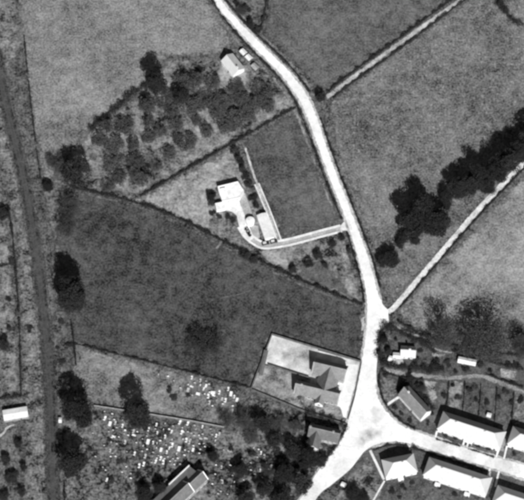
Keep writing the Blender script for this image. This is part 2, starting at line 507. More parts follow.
o = link('road', mesh('road', [(p.x, p.y, .30) for p in pts], [tuple(range(len(pts)))]), M_ROAD)
o.data.flip_normals() if o.data.polygons[0].normal.z < 0 else None
tag(o, kind='structure')
up = [(376, 384), (381, 402), (388, 412), (401, 424.5), (416, 431), (437, 438), (464, 447), (500, 458), (524, 464.5), (620, 494)]
lo = [(352, 462), (368, 449), (380, 444.5), (396, 442.3), (413, 445.5), (440, 454), (488, 468), (524, 480), (620, 512)]
pts = rough_edge([P(*q) for q in smooth(up, 4)], .1) + rough_edge([P(*q) for q in smooth(lo, 4)], .1)[::-1]
o = link('street', mesh('street', [(p.x, p.y, .288) for p in pts], [tuple(range(len(pts)))]), M_ROAD)
o.data.flip_normals() if o.data.polygons[0].normal.z < 0 else None
tag(o, kind='structure')
sheet('road_apron', [(377, 296), (383, 305), (388, 310), (389, 322), (383, 328), (377, 334)], M_ROAD, z=.325)

ribbon('cart_track', [(318, 103), (330, 95), (344, 84), (400, 43), (462, -1), (520, -42)], 2.5, M_TRACK)
ribbon('white_lane', [(388, 312), (398, 303), (447, 246), (480, 208), (514, 173), (560, 128)], 2.7, M_LANE)
ribbon('back_lane', [(378, 367), (392, 371), (407, 374), (447, 378), (478, 376), (498, 382), (524, 393), (580, 420)], 2.5, M_BACK, jit=.3)
ribbon('footpath', [(390, 321), (400, 329), (412, 334), (424, 338), (432, 347), (446, 352), (470, 352)], 1.2, M_BACK, jit=.25)

ribbon('road_verge', [(213, 10), (228, 30), (252, 57), (275, 80), (291, 103), (301, 125), (311, 152), (322, 182), (334, 212)], 1.6, M_STRIP, jit=.4)
ribbon('road_verge', [(228, -2), (248, 22), (273, 46), (297, 70), (313, 92)], 1.4, M_VERGE, jit=.4)
ribbon('road_verge', [(334, 142), (346, 175), (358, 207), (367, 232), (376, 258)], 1.4, M_VERGE, jit=.4)
ribbon('field_margin', [(78, 192), (110, 200), (150, 211), (205, 237), (250, 261), (300, 284), (352, 305)], 1.6, M_VERGD, jit=.4)
for nm, src_, wd_, mt in (('road_edge_grit', [(x - .7, y) for x, y in left], 1.2, M_TRACK), ('road_edge_grit', [(x + .7, y) for x, y in right[:14]], 1.2, M_TRACK),
                          ('road_edge_grit', [(x, y - .4) for x, y in up], 1.3, M_TRACK), ('road_edge_grit', [(x, y + .4) for x, y in lo[1:]], 1.3, M_TRACK)):
    o = ribbon(nm, src_, wd_, mt, jit=.35)
    o.location.z = .36 - o.data.vertices[0].co.z
    LAYER[0] -= 1
ribbon('footpath', [(206, 302), (222, 298), (240, 294), (260, 287)], .7, M_VERGD, jit=.2)
ribbon('trodden_gap', [(226, 236), (221, 242), (216, 250)], 1.2, M_STRIP, jit=.3)
for off_ in (-4.6, 4.4, 6.6):
    o = ribbon('verge_streak', [(x + off_ * 2, y) for x, y in RAIL[2:]], 1.3, M_VERGE if off_ < 0 else M_VERGD, jit=.5)
# villa drive with pale edging and white forecourt
DR = [(346, 226.5), (341, 228.5), (320, 234), (296, 240.5), (279, 244), (264, 245.5), (254, 241), (246, 234), (241, 226)]
ribbon('driveway', DR, 3.6, M_DRIVE, jit=.08)
dw = [P(*q) for q in smooth(DR[1:], 8)]
LAYER[0] += 1
edge = tag(link('drive_edging', ribbon_mesh('drive_edging', dw, 2.15, -1.15, 0, .44), M_PATH), kind='structure')
link('edging_strip', ribbon_mesh('edging_strip', dw, -1.15, 2.15, 0, .445), M_PATH, edge)
sheet('villa_forecourt', [(222, 205), (226, 200), (238, 198), (241, 206), (246, 218), (250, 228), (254, 238), (249, 242), (241, 232), (238, 222), (237, 216), (232, 212), (226, 211), (220, 212)], M_PATH, z=.33)
sheet('garage_apron', [(250, 225), (258, 226), (260, 238), (254, 240)], M_DRIVE, z=.32)
sheet('terrace_paving', [(239, 196), (245, 193), (252, 214), (244, 217)], M_DRIVE, z=.318)
ribbon('garden_path', [(243.5, 143), (250, 163), (257, 184), (269, 214), (279, 241)], 1.3, M_TRACK, jit=.12)
walk = [P(*q) for q in smooth([(257, 184), (269, 213), (279.5, 241)], 8)]
wk = tag(link('walk_edging', ribbon_mesh('walk_edging', walk, 1.25, -.55, 0, .40), M_PATH), kind='structure')
link('edging_strip', ribbon_mesh('edging_strip', walk, -.75, 1.5, 0, .40), M_PATH, wk)
sheet('flower_bed', [(244.5, 227), (247, 226), (250.5, 232), (251.5, 236), (249, 237), (246, 233)], M_SOIL, z=.345, rough=.1)
sheet('kitchen_garden', [(258, 250), (284, 247), (291, 266), (280, 268), (266, 261)], M_TRI)
sheet('drive_mouth', [(340, 230), (341, 225.5), (345, 221), (348, 219), (353, 230), (349, 231)], M_PATH, z=.31)
sheet('garden_plot', [(339, 246), (347, 244), (351, 268), (344, 272)], M_GARDP)
sheet('garden_plot', [(296, 262), (322, 258), (342, 280), (352, 298), (330, 290), (300, 277)], M_GARD)
sheet('bare_patch', [(341, 279), (352, 276), (357, 292), (346, 290)], M_ORCH)
sheet('lawn', [(168, 214), (176, 196), (214, 188), (214, 204), (205, 228)], M_TRI)

# school yards
sheet('playground', [(271.8, 334.8), (318, 349), (312, 379), (260, 362)], M_YARD1, z=.22, rough=0)
sheet('school_yard', [(260.2, 363.5), (268, 366), (311, 379), (303, 411.5), (251, 390)], M_YARD2, z=.23, rough=0)
sheet('school_forecourt', [(340, 372), (346.5, 364), (358, 365), (354, 398), (346, 404), (337, 396)], M_YARD3, z=.236)
sheet('school_yard', [(316, 350), (361, 362.5), (354, 398), (348, 419), (330, 412), (300, 407), (300, 380)], M_YARD1, z=.225, rough=0)
sheet('school_garden', [(299, 396), (340, 407), (345, 422), (303, 410.5)], M_YARD2, z=.24)
sheet('field_gateway', [(360, 318), (366, 316), (366, 330), (361, 332)], M_TRACK, z=.2)

# village garden ground
sheet('corner_lawn', [(380, 373), (396, 377), (400, 395), (387, 404), (381, 396)], M_STRIP, z=.245)
sheet('front_garden', [(386, 408), (400, 398), (421, 422), (417, 428), (404, 423)], M_GARDB, z=.246)
sheet('yard', [(424, 380), (438, 381), (437, 404), (428, 402)], M_GARDP, z=.246)
gx = [438, 449, 465, 481, 497, 514, 532]
for i in range(6):
    a, b = gx[i], gx[i + 1]
    yt = lambda x: 381 + max(0, x - 470) * .22
    yb = lambda x: 404 + (x - 440) * .31
    sheet('back_garden', [(a + .6, yt(a)), (b - .6, yt(b)), (b - 3, yb(b)), (a - 2.4, yb(a))], [M_GARD, M_STRIP, M_GARDB, M_GARD, M_VILLAF, M_STRIP][i], z=.25 + i * .003)
sheet('front_garden', [(437, 433), (463, 440), (461, 446), (435, 439)], M_GARDB, z=.27)
sheet('front_garden', [(470, 442), (497, 451), (495, 457), (467, 448)], M_GARD, z=.27)
sheet('front_garden', [(505, 448), (530, 455), (530, 466), (503, 458)], M_GARD, z=.27)
sheet('rear_garden', [(384, 482), (416, 475), (424, 478), (485, 497), (500, 540), (370, 540)], M_GARDB, z=.24)
sheet('corner_lawn', [(345, 478), (369, 452), (383, 481), (386, 520), (345, 520), (330, 500)], M_GARDV, z=.242)
sheet('side_passage', [(487, 470), (492, 472), (486, 500), (481, 498)], M_BACK, z=.262)
sheet('side_passage', [(497, 452), (504, 454), (508, 436), (502, 434)], M_BACK, z=.262)
sheet('allotment_bed', [(431, 352), (446, 353), (446, 358), (432, 357)], M_GARDP, z=.262)
sheet('allotment_bed', [(499, 368), (517, 371), (517, 381), (500, 378)], M_GARDP, z=.262)
sheet('cottage_yard', [(387, 358), (402, 357), (404, 364), (390, 365)], M_DRIVE, z=.262)
ribbon('concrete_path', [(386, 406), (393, 401), (400, 396.5)], 1.3, M_PATH, jit=.05)
ribbon('concrete_path', [(370, 450.5), (377, 465), (384.5, 481)], 1.2, M_PATH, jit=.05)
for q in ([(437, 431), (435, 439)], [(465, 439), (462.5, 447)], [(469, 440.5), (466.5, 448.5)], [(498, 451), (496, 458.5)], [(507, 446), (503.5, 460.5)], [(490, 468.5), (483, 499)], [(499, 471.5), (495, 488)], [(409.5, 446), (410, 451)], [(384.5, 481), (372, 503)]):
    ribbon('concrete_path', q, .9, M_PATH, jit=.04, n=3)
ribbon('yard_path', [(-6, 440), (3, 434), (8, 427), (20, 424)], 1.4, M_TRACK, jit=.2)


# ------------------------------------------------------------------ buildings
def add_window(parent, x, y, z, rz, w, h, sill=True):
    """casement window on a wall: x, y, z is the centre on the wall face; rz turns its outside (-y)"""
    m = MB()
    t = .09
    m.box(-w / 2, -w / 2 + t, -.07, .02, -h / 2, h / 2).box(w / 2 - t, w / 2, -.07, .02, -h / 2, h / 2)
    m.box(-w / 2 + t, w / 2 - t, -.07, .02, h / 2 - t, h / 2).box(-w / 2 + t, w / 2 - t, -.07, .02, -h / 2, -h / 2 + t)
    m.box(-.03, .03, -.06, .02, -h / 2 + t, h / 2 - t)
    o = m.build('window', M_FRAME, parent, (x, y, z), rz)
    MB().box(-w / 2 + t, w / 2 - t, -.03, .01, -h / 2 + t, h / 2 - t).build('pane', M_GLASS, o)
    if sill:
        MB().box(-w / 2 - .08, w / 2 + .08, -.14, .015, -h / 2 - .08, -h / 2 - .004).build('sill', M_FRAME, o)
    return o


def add_door(parent, x, y, rz, mat=None, w=.95, h=2.05):
    o = MB().box(-w / 2, w / 2, -.06, .02, .05, h).build('door', mat or M_WOOD, parent, (x, y, 0), rz)
    MB().box(w / 2 - .16, w / 2 - .1, -.12, -.061, 1.0, 1.12).build('handle', M_STEEL, o)
    return o


def hip_roof(L, d, h, pitch, ov=.45, th=.2):
    tn = math.tan(pitch); e = d / 2 + ov; a = L / 2 + ov
    ze = h - ov * tn; zr = h + d / 2 * tn
    rl = max(.3, a - e)
    v = [(-a, -e, ze), (a, -e, ze), (a, e, ze), (-a, e, ze), (-rl, 0, zr), (rl, 0, zr), (-a, -e, ze - th), (a, -e, ze - th), (a, e, ze - th), (-a, e, ze - th)]
    f = [(0, 1, 5, 4), (1, 2, 5), (2, 3, 4, 5), (3, 0, 4), (6, 9, 8, 7), (0, 6, 7, 1), (1, 7, 8, 2), (2, 8, 9, 3), (3, 9, 6, 0)]
    return v, f, zr, ze - th, rl


def gable_prof(d, h, pitch, ov=.35, th=.2):
    tn = math.tan(pitch); e = d / 2 + ov; ze = h - ov * tn; zr = h + d / 2 * tn
    return [(-e, ze), (0, zr), (e, ze), (e, ze - th), (0, zr - th), (-e, ze - th)], zr


def gable_block(root, L, d, h, pitch, wall_m, roof_m, cx=0, cy=0, rz=0, ov=.35, endov=.25, ridge=True, coping=None):
    """gabled range: wall and roof parts under root"""
    prof, zr = gable_prof(d, h, pitch, ov)
    wall = [(-d / 2, 0), (d / 2, 0), (d / 2, h - .205), (0, zr - .205), (-d / 2, h - .205)]
    w = MB().xprism(wall, -L / 2, L / 2).build('wall', wall_m, root, (cx, cy, 0), rz)
    r = MB().xprism(prof, -L / 2 - endov, L / 2 + endov).build('roof', roof_m, root, (cx, cy, 0), rz)
    if ridge:
        MB().box(-L / 2 - endov, L / 2 + endov, -.14, .14, zr - .1, zr + .07).build('ridge_tiles', M_STONE, r)
    if coping:
        for s in (-1, 1):
            pr = [(y_, z_ + .12) for y_, z_ in prof[:3]] + [(y_, z_ + .01) for y_, z_ in prof[3:]]
            MB().xprism(pr, s * (L / 2 + endov) - .25, s * (L / 2 + endov) + .25).build('coping', coping, r)
    return w, r, zr


def chimney(root, x, y, z0, z1, mat, w=.9, d=.6, pots=2):
    m = MB().box(-w / 2, w / 2, -d / 2, d / 2, z0, z1 - .15).box(-w / 2 - .07, w / 2 + .07, -d / 2 - .07, d / 2 + .07, z1 - .149, z1)
    c = m.build('chimney', mat, root, (x, y, 0))
    for i in range(pots):
        px = (i - (pots - 1) / 2) * .42
        MB().tube((px, 0, z1 - .02), (px, 0, z1 + .45), .13, .1, 8).build('chimney_pot', M_BRICK, c)
    return c


def frame(A, B, depth):
    a, b = P(*A), P(*B); u = (b - a); L = u.length; u.normalize(); v = Vector((-u.y, u.x, 0))
    c = (a + b) / 2 + v * depth / 2
    return (c.x, c.y, 0), math.atan2(u.y, u.x), L


def hip_house(name, label, A, B, depth, h, pitch, wall_m, roof_m, group=None, nwin=4, doors=(), chims=(), porches=(), cat='house'):
    loc, rz, L = frame(A, B, depth)
    root = thing(name, label, cat, loc, rz, group)
    v, f, zr, zw, rl = hip_roof(L, depth, h, pitch)
    MB().box(-L / 2, L / 2, -depth / 2, depth / 2, 0, zw - .003).build('wall', wall_m, root)
    r = MB().add(v, f).build('roof', roof_m, root)
    MB().box(-rl, rl, -.14, .14, zr - .1, zr + .07).build('ridge_tiles', roof_m, r)
    for face in (-1, 1):
        y = face * depth / 2; rr = 0 if face < 0 else math.pi
        for i in range(nwin):
            x = -L / 2 + L * (i + .5) / nwin
            add_window(root, x, y, 3.9 if h > 4.5 else 1.6, rr, 1.25, 1.05)
            if h > 4.5 and not any(abs(x - dx * L) < 1.3 for dx in list(doors) + list(porches)):
                add_window(root, x, y, 1.4, rr, 1.35, 1.15)
    for s in (-1, 1):
        add_window(root, s * L / 2, 0, 3.9 if h > 4.5 else 1.6, s * math.pi / 2, .8, 1.0)
    for dx in doors:
        add_door(root, dx * L, -depth / 2, 0)
    for dx in porches:
        x = dx * L
        p = MB().box(-1.15, 1.15, -1.5, -.003, 2.3, 2.5).build('porch', M_FLAT, root, (x, -depth / 2, 0))
        for s in (-1, 1):
            MB().box(s * 1.0 - .12, s * 1.0 + .12, -1.42, -1.18, 0, 2.297).build('porch_post', M_FRAME, p)
        add_door(root, x, -depth / 2, 0)
    for (cx, cy) in chims:
        chimney(root, cx * L, cy * depth, zr - 2.0, zr + .3, wall_m)
    return root, L, zr


R45 = math.radians(47)
hip_house('terraced_house', 'long white hipped-roof house block between the street and the back gardens, whole in view', (437.5, 432), (499, 452), 9.2, 5.0, R45, M_WHITE, M_ROOFW, 'white houses of the street', 6, doors=(-.42, .42), porches=(-.035, .035), chims=((-.25, -.07), (.22, -.07)))
hip_house('terraced_house', 'white hipped-roof house block cut off by the right edge, north of the street', (507.5, 447), (569, 466), 9.2, 5.0, R45, M_WHITE, M_ROOFW, 'white houses of the street', 6, doors=(-.42, .42), chims=((-.25, -.07),))
hip_house('corner_house', 'small white hipped-roof house at the street corner with path beside it', (386, 480.5), (416.5, 474.5), 9.0, 5.0, R45, M_WHITE, M_ROOFW, 'white houses of the street', 3, doors=(.1,), chims=((.08, -.07),))
hip_house('terraced_house', 'long white hipped-roof house block south of the street with two small sheds before it', (423.5, 478), (485, 498), 9.2, 5.0, R45, M_WHITE, M_ROOFW, 'white houses of the street', 6, doors=(-.27, .22), chims=((-.25, -.07), (.25, -.07)))
hip_house('terraced_house', 'white hipped roof just showing at the bottom right corner', (492, 506), (553, 526), 9.2, 5.0, R45, M_WHITE, M_ROOFW, 'white houses of the street', 6, doors=(-.27, .22))


def gable_house(name, label, A, B, depth, h, pitch, wall_m, roof_m, nwin=3, door=True, chims=(), cat='house', coping=None, glaz=True):
    loc, rz, L = frame(A, B, depth)
    root = thing(name, label, cat, loc, rz)
    w, r, zr = gable_block(root, L, depth, h, pitch, wall_m, roof_m, coping=coping)
    if glaz:
        for face in (-1, 1):
            for i in range(nwin):
                x = -L / 2 + L * (i + .5) / nwin
                add_window(root, x, face * depth / 2, 1.5, 0 if face < 0 else math.pi, 1.1, 1.0)
                if h > 4.2:
                    add_window(root, x, face * depth / 2, 3.7, 0 if face < 0 else math.pi, 1.1, .9)
    if door:
        add_door(root, L * .08, -depth / 2, 0)
    for cx in chims:
        chimney(root, cx * L, .0, zr - .8, zr + 1.0, wall_m)
    return root, L, zr


# grey-roofed house on the corner: front wall line faces south-west
gable_house('grey_roofed_house', 'grey-roofed house with white walls set askew at the road corner', (398.5, 398), (420.5, 422), 6.6, 4.6, math.radians(48), M_WHITE, M_ROOFM, 3, chims=(-.3,))
# cottage by the road, upper middle: front faces south-west
gable_house('roadside_cottage', 'white-roofed cottage close beside the road at the top', (221.5, 64), (233, 78.5), 7.0, 3.6, math.radians(36), M_WHITE, M_ROOFW, 3, chims=(.38,))


def shed(name, label, A, B, depth, h, pitch, roof_m, wall_m=None, cat='shed', group=None, win=False):
    loc, rz, L = frame(A, B, depth)
    root = thing(name, label, cat, loc, rz, group)
    gable_block(root, L, depth, h, pitch, wall_m or M_WOOD, roof_m, ov=.2, endov=.15, ridge=False)
    add_door(root, L * .2, -depth / 2, 0, w=.8, h=1.8)
    if win:
        add_window(root, -L * .22, -depth / 2, 1.3, 0, .7, .6, False)
    return root


shed('outbuilding', 'upper of two tiny white-roofed outbuildings between cottage and road', (239.5, 53), (243.5, 57), 2.4, 2.0, math.radians(20), M_TIN)
shed('outbuilding', 'lower of two tiny white-roofed outbuildings between cottage and road', (245, 58.5), (249, 62.5), 2.4, 2.0, math.radians(20), M_TIN)
shed('garden_shed', 'small grey shed at the lower right of the roadside cottage', (251, 67.5), (255.5, 72), 2.5, 2.0, math.radians(22), M_FLATG)
shed('allotment_shed', 'long white-roofed shed in the allotments above the back lane', (457.5, 364), (475, 367.5), 3.0, 2.3, math.radians(24), M_TIN, win=True)
shed('garden_shed', 'tiny white shed behind the long white house block', (486.3, 417.8), (490.2, 419), 2.0, 2.0, math.radians(15), M_TIN)
shed('trackside_building', 'white-roofed shed west of the railway at the left edge', (4.5, 422.5), (28.5, 418.5), 5.2, 2.9, math.radians(12), M_TIN, M_BRICK, cat='building', win=True)
shed('lineside_hut', 'tiny pale hut beside the railway below the tall trees', (59, 424), (61.6, 424), 2.4, 2.1, math.radians(20), M_TIN, cat='hut')
shed('garden_shed', 'white shed by the porch end of the church', (163, 498), (168, 497), 2.2, 2.0, math.radians(20), M_TIN)
shed('yard_shed', 'narrow dark shed along the west wall of the playground', (262.5, 376), (268, 352.5), 1.8, 2.1, math.radians(12), M_ROOFG, M_DSTONE)

shed('coal_shed', 'tiny white shed in front of the small corner house', (398.5, 481.8), (403.5, 480.8), 1.5, 1.9, math.radians(12), M_TIN, M_WHITE)
shed('coal_shed', 'left of two tiny white sheds before the long block south of the street', (434.5, 486.3), (439.5, 487.8), 1.5, 1.9, math.radians(12), M_TIN, M_WHITE)
shed('coal_shed', 'right of two tiny white sheds before the long block south of the street', (464, 496), (469, 497.5), 1.5, 1.9, math.radians(12), M_TIN, M_WHITE)
shed('garden_shed', 'tiny white shed on the right road edge near the bottom', (340.5, 486.5), (345, 488.5), 1.8, 1.9, math.radians(14), M_TIN)
# old cottage with yard in the hedged plot by the junction
root, L, zr = gable_house('old_cottage', 'small white-roofed cottage in the hedged plot east of the junction', (400.5, 358.5), (415, 359.5), 5.4, 3.0, math.radians(38), M_WHITE, M_ROOFW, 2, chims=(.1,))
gable_block(root, 3.4, 2.6, 2.2, math.radians(20), M_BRICK, M_TIN, cx=-L / 2 - 1.9, cy=-2.2)
shed('wash_house', 'tiny white lean-to west of the small hedged cottage', (388, 361.5), (394, 363.5), 2.4, 2.0, math.radians(18), M_TIN)

# the school: two parallel ranges joined by a cross wing
loc, rz, L = frame((313.5, 385.5), (344, 393), 8.0)
school = thing('school', 'school of two grey-roofed ranges joined by a cross wing, in pale walled yards', 'school', P(326, 400), math.radians(-14.5))
u = Vector((math.cos(school.rotation_euler.z), math.sin(school.rotation_euler.z), 0)); vv = Vector((-u.y, u.x, 0))


def sl(px, py, z=0):
    d = P(px, py, z) - Vector(school.location); return d.dot(u), d.dot(vv)


RP = math.radians(49)
a = sl(330, 366, 8.6)
b2 = sl(317.5, 389, 7.4)
gable_block(school, 15.8, 7.8, 4.2, RP, M_STONE, M_ROOFM, cx=a[0], cy=a[1], coping=M_STONE)
gable_block(school, 21.5, 6.8, 3.9, RP, M_STONE, M_ROOFM, cx=b2[0], cy=b2[1], coping=M_STONE)
gable_block(school, a[1] - b2[1] - .4, 9.6, 3.0, RP, M_STONE, M_ROOFM, cx=a[0] + .3, cy=(a[1] + b2[1]) / 2 - .2, rz=math.pi / 2, ridge=False)
# small south gable and porch of the front range
gable_block(school, 5.0, 4.0, 3.6, RP, M_WHITE, M_ROOFM, cx=b2[0] + 2.2, cy=b2[1] - 3.4, rz=math.pi / 2, ridge=False)
gable_block(school, 2.2, 2.4, 2.3, math.radians(35), M_STONE, M_ROOFG, cx=b2[0] - 7.0, cy=b2[1] - 4.4, rz=math.pi / 2, ridge=False)
for cx, cy in ((b2[0] - 8, b2[1]), (a[0] + 6, a[1])):
    chimney(school, cx, cy, 6.5, 8.6, M_STONE)
for i in (-3.5, -1.5, 5.5, 8.2):
    add_window(school, b2[0] + i, b2[1] - 3.4, 1.9, 0, 1.2, 1.7)
for i in (-6, -4, 4, 6):
    add_window(school, a[0] + i, a[1] + 3.9, 2.0, math.pi, 1.2, 1.7)
add_window(school, b2[0] + 2.2, b2[1] - 5.9, 2.0, 0, 1.3, 1.7)
add_door(school, b2[0] - 7.0, b2[1] - 5.5, 0)

# house south of the school with a gabled wing
hs = thing('school_house', 'grey-roofed gabled house hidden among dark hedges south of the school', 'house', P(322, 441), math.radians(-14))
gable_block(hs, 15, 6.5, 4.4, math.radians(46), M_BRICK, M_ROOFG, cx=0.5, cy=2.6)
gable_block(hs, 7.5, 5.6, 4.2, math.radians(46), M_WHITE, M_ROOFG, cx=-3.2, cy=-2.4, rz=math.pi / 2, ridge=False)
chimney(hs, 5, 2.6, 6.8, 9.2, M_BRICK); chimney(hs, -6.5, 2.6, 6.8, 9.0, M_BRICK)
for i in (1.5, 3.7, 5.9):
    add_window(hs, .5 + i, 2.6 - 3.25, 1.6, 0, 1.1, 1.1); add_window(hs, .5 + i, 2.6 - 3.25, 3.5, 0, 1.1, .9)
add_window(hs, -3.2, -2.4 - 3.75, 1.6, 0, 1.2, 1.2); add_window(hs, -3.2, -2.4 - 3.75, 3.7, 0, 1.1, 1.0)

# church at the bottom edge
ca, cb = P(190, 499), P(207.5, 482.5)
cu = (cb - ca).normalized(); cv = Vector((-cu.y, cu.x, 0))
ch = thing('church', 'slate-roofed church at the bottom edge with pale bands across its roof', 'church', ca - cu * 2.0, math.atan2(cu.y, cu.x))
CP = math.radians(47)
NL = (cb - ca).length
gable_block(ch, 9.0, 6.6, 4.6, CP, M_STONE, M_ROOFC, cx=NL + 2.0 - 4.5, cy=3.3, coping=M_MARB)
gable_block(ch, 26, 7.4, 5.2, CP, M_STONE, M_ROOFC, cx=NL + 2.0 - 9.0 - 13.4, cy=3.7, coping=M_MARB)
MB().box(NL - 33, NL + .9, 6.0, 11.4, 0, 3.6).build('wall', M_STONE, ch)
MB().xprism([(5.2, 5.5), (11.2, 3.75), (11.2, 3.55), (5.2, 5.3)], NL - 33, NL + .9).build('aisle_roof', M_ROOFC, ch)
MB().box(NL - 13, NL + 1.0, 11.21, 11.65, 3.3, 4.5).build('parapet', M_MARB, ch)
MB().box(NL - 6.5, NL + 1.8, -.28, .0, 4.15, 4.4).build('gutter', M_FRAME, ch)
MB().box(NL - 30, NL - 7.3, -.36, -.08, 4.7, 4.95).build('gutter', M_FRAME, ch)
for i in range(3):
    add_window(ch, NL - 4.8 + i * 2.6, -.001, 2.3, 0, .8, 1.9)
for i in range(5):
    add_window(ch, NL - 10 - i * 3.4, -.001, 2.6, 0, .9, 2.1)

# the white villa: flat-roofed blocks, round tank, garage range
vil = thing('white_villa', 'bright white flat-roofed villa at the head of the curving drive', 'house', P(229, 201), math.radians(13))
VU = Vector((math.cos(vil.rotation_euler.z), math.sin(vil.rotation_euler.z), 0)); VV = Vector((-VU.y, VU.x, 0))


def vl(px, py, z):
    d = P(px, py, z) - Vector(vil.location); return (d.dot(VU), d.dot(VV))


def flat_block(root, poly, h, wall_m=M_WHITE, roof_m=M_FLAT, par=.45):
    MB().prism(poly, 0, h).build('wall', wall_m, root)
    c = np.mean(np.array(poly), 0)
    inner = [tuple(c + (np.array(p) - c) * .93) for p in poly]
    r = MB().prism(inner, h + .002, h + .09).build('roof', roof_m, root)
    n = len(poly); m = MB()
    for i in range(n):
        j = (i + 1) % n
        q = [poly[i], poly[j], inner[j], inner[i]]
        q = [tuple(c + (np.array(p) - c) * 1.004) for p in q]
        m.prism(q, h + .004, h + par)
    m.build('parapet', wall_m, r)
    return r


HV = 3.4
flat_block(vil, [vl(222.5, 201.5, HV), vl(240, 197.5, HV), vl(244, 191, HV), vl(238, 181.5, HV), vl(217.5, 186.5, HV), vl(219, 193, HV)], HV, par=.3)
flat_block(vil, [vl(216.5, 210, 2.8), vl(225.5, 208, 2.8), vl(224, 201.5, 2.8), vl(215, 203.5, 2.8)], 2.8, par=.2)
rr = [vl(221, 193, 4.2), vl(226, 192, 4.2), vl(225, 187.5, 4.2), vl(220, 188.5, 4.2)]
flat_block(vil, rr, 4.2, par=.15)
fw = vl(231, 205.5, 0)
for dx in (-6.5, -3, 1, 4.5):
    p0 = Vector(vl(222.5, 201.5, HV) + (0,)); p1 = Vector(vl(240, 197.5, HV) + (0,))
    t = (dx + 8) / 15; q = p0.lerp(p1, t); ang = math.atan2(p1.y - p0.y, p1.x - p0.x)
    add_window(vil, q.x, q.y, 1.6, ang, 1.4, 1.1)
# round tank
tk = thing('water_tank', 'small round white tank beside the villa drive', 'tank', P(250.3, 223))
n = 20
MB().tube((0, 0, 0), (0, 0, 2.8), 2.15, 2.15, n).build('tank_wall', M_WHITE, tk)
MB().tube((0, 0, 2.803), (0, 0, 3.15), 2.3, .5, n).build('lid', M_FLAT, tk)
# garage range with pale roof
shed('garage_range', 'long pale-roofed garage range between the drive and garden walk', (257, 217.5), (265.2, 241.3), 4.8, 2.6, math.radians(14), M_TIN, M_WHITE, cat='garage', win=True)


def make_car(label, loc, rz, group):
    root = thing('parked_car', label, 'car', loc, rz, group)
    prof = [(-1.95, .35), (1.95, .35), (2.0, .62), (1.75, .92), (.75, 1.0), (-1.6, 1.0), (-1.95, .8)]
    m = MB(); n = len(prof)
    m.add([(x, -.78, z) for x, z in prof] + [(x, .78, z) for x, z in prof],
          [tuple(range(n)), tuple(range(2 * n - 1, n - 1, -1))] + [(i, n + i, n + (i + 1) % n, (i + 1) % n) for i in range(n)])
    m.build('body', M_CAR, root)
    cb = [(-1.6, 1.003, .72), (.7, 1.003, .72), (.35, 1.5, .58), (-1.25, 1.5, .58)]
    vs = [(x, -y, z) for x, z, y in cb] + [(x, y, z) for x, z, y in cb]
    MB().add(vs, [(0, 1, 2, 3), (7, 6, 5, 4), (0, 4, 5, 1), (1, 5, 6, 2), (2, 6, 7, 3), (3, 7, 4, 0)]).build('cabin_glass', M_GLASS, root)
    MB().box(-1.3, .38, -.6, .6, 1.503, 1.58).build('roof', M_CARTOP, root)
    for x in (-1.25, 1.3):
        for s in (-1, 1):
            wl_ = MB().tube((x, s * .62, .33), (x, s * .84, .33), .33, .33, 14).build('wheel', M_RUB, root)
            MB().tube((x, s * .841, .33), (x, s * .87, .33), .17, .15, 10).build('hub', M_STEEL, wl_)
    for s in (-1, 1):
        MB().tube((1.93, s * .52, .7), (2.02, s * .52, .7), .12, .13, 10).build('headlight', M_FRAME, root)
    return root


cz = .25
gr = 'cars parked below the garage range'
make_car('dark car with pale roof parked below the garage range, nearer the round tank', P(265.5, 243.8), math.radians(14), gr)
make_car('dark car with pale roof parked below the garage range, nearer the garden walk', P(273.6, 242), math.radians(14), gr)


# ------------------------------------------------------------------ walls
def wall(label, px, h, mat, th=.35, cop=M_STONE, cat='wall', name='stone_wall', group=None):
    w = [P(*q) for q in px]
    c = sum(w, Vector()) / len(w)
    root = thing(name, label, cat, (c.x, c.y, 0), 0, group)
    q = [p - Vector((c.x, c.y, 0)) for p in w]
    dense = resample(q, 2.0) + [q[-1]] if len(q) > 1 else q
    link('wall_body', ribbon_mesh('wall_body', dense, th / 2, th / 2, 0, h), mat, root)
    link('coping', ribbon_mesh('coping', dense, th / 2 + .06, th / 2 + .06, h + .002, h + .1), cop, root)
    return root


wall('dark stone wall along the top side of the playground, next to the meadow', [(272, 335), (361.5, 362.5)], 1.5, M_DSTONE, cop=M_DSTONE)
wall('dark stone wall down the west side of the school yards', [(272, 335), (251, 390)], 1.5, M_DSTONE, cop=M_DSTONE)
wall('dark stone wall dividing the two school yards', [(268, 365.5), (309, 378.5)], 1.5, M_DSTONE, cop=M_DSTONE)
wall('dark stone wall below the lower school yard, next to the churchyard', [(251, 390), (303, 411.5), (346, 425)], 1.4, M_DSTONE, cop=M_DSTONE)
wall('stone wall between the school forecourt and the road', [(361.5, 363), (354.5, 398), (348, 420)], 1.1, M_DSTONE, cop=M_DSTONE)
wall('churchyard wall running along the pale strip between two tall trees', [(94, 406.5), (140, 413.5), (190, 421.5), (224, 428)], 1.3, M_DSTONE, cop=M_STONE)

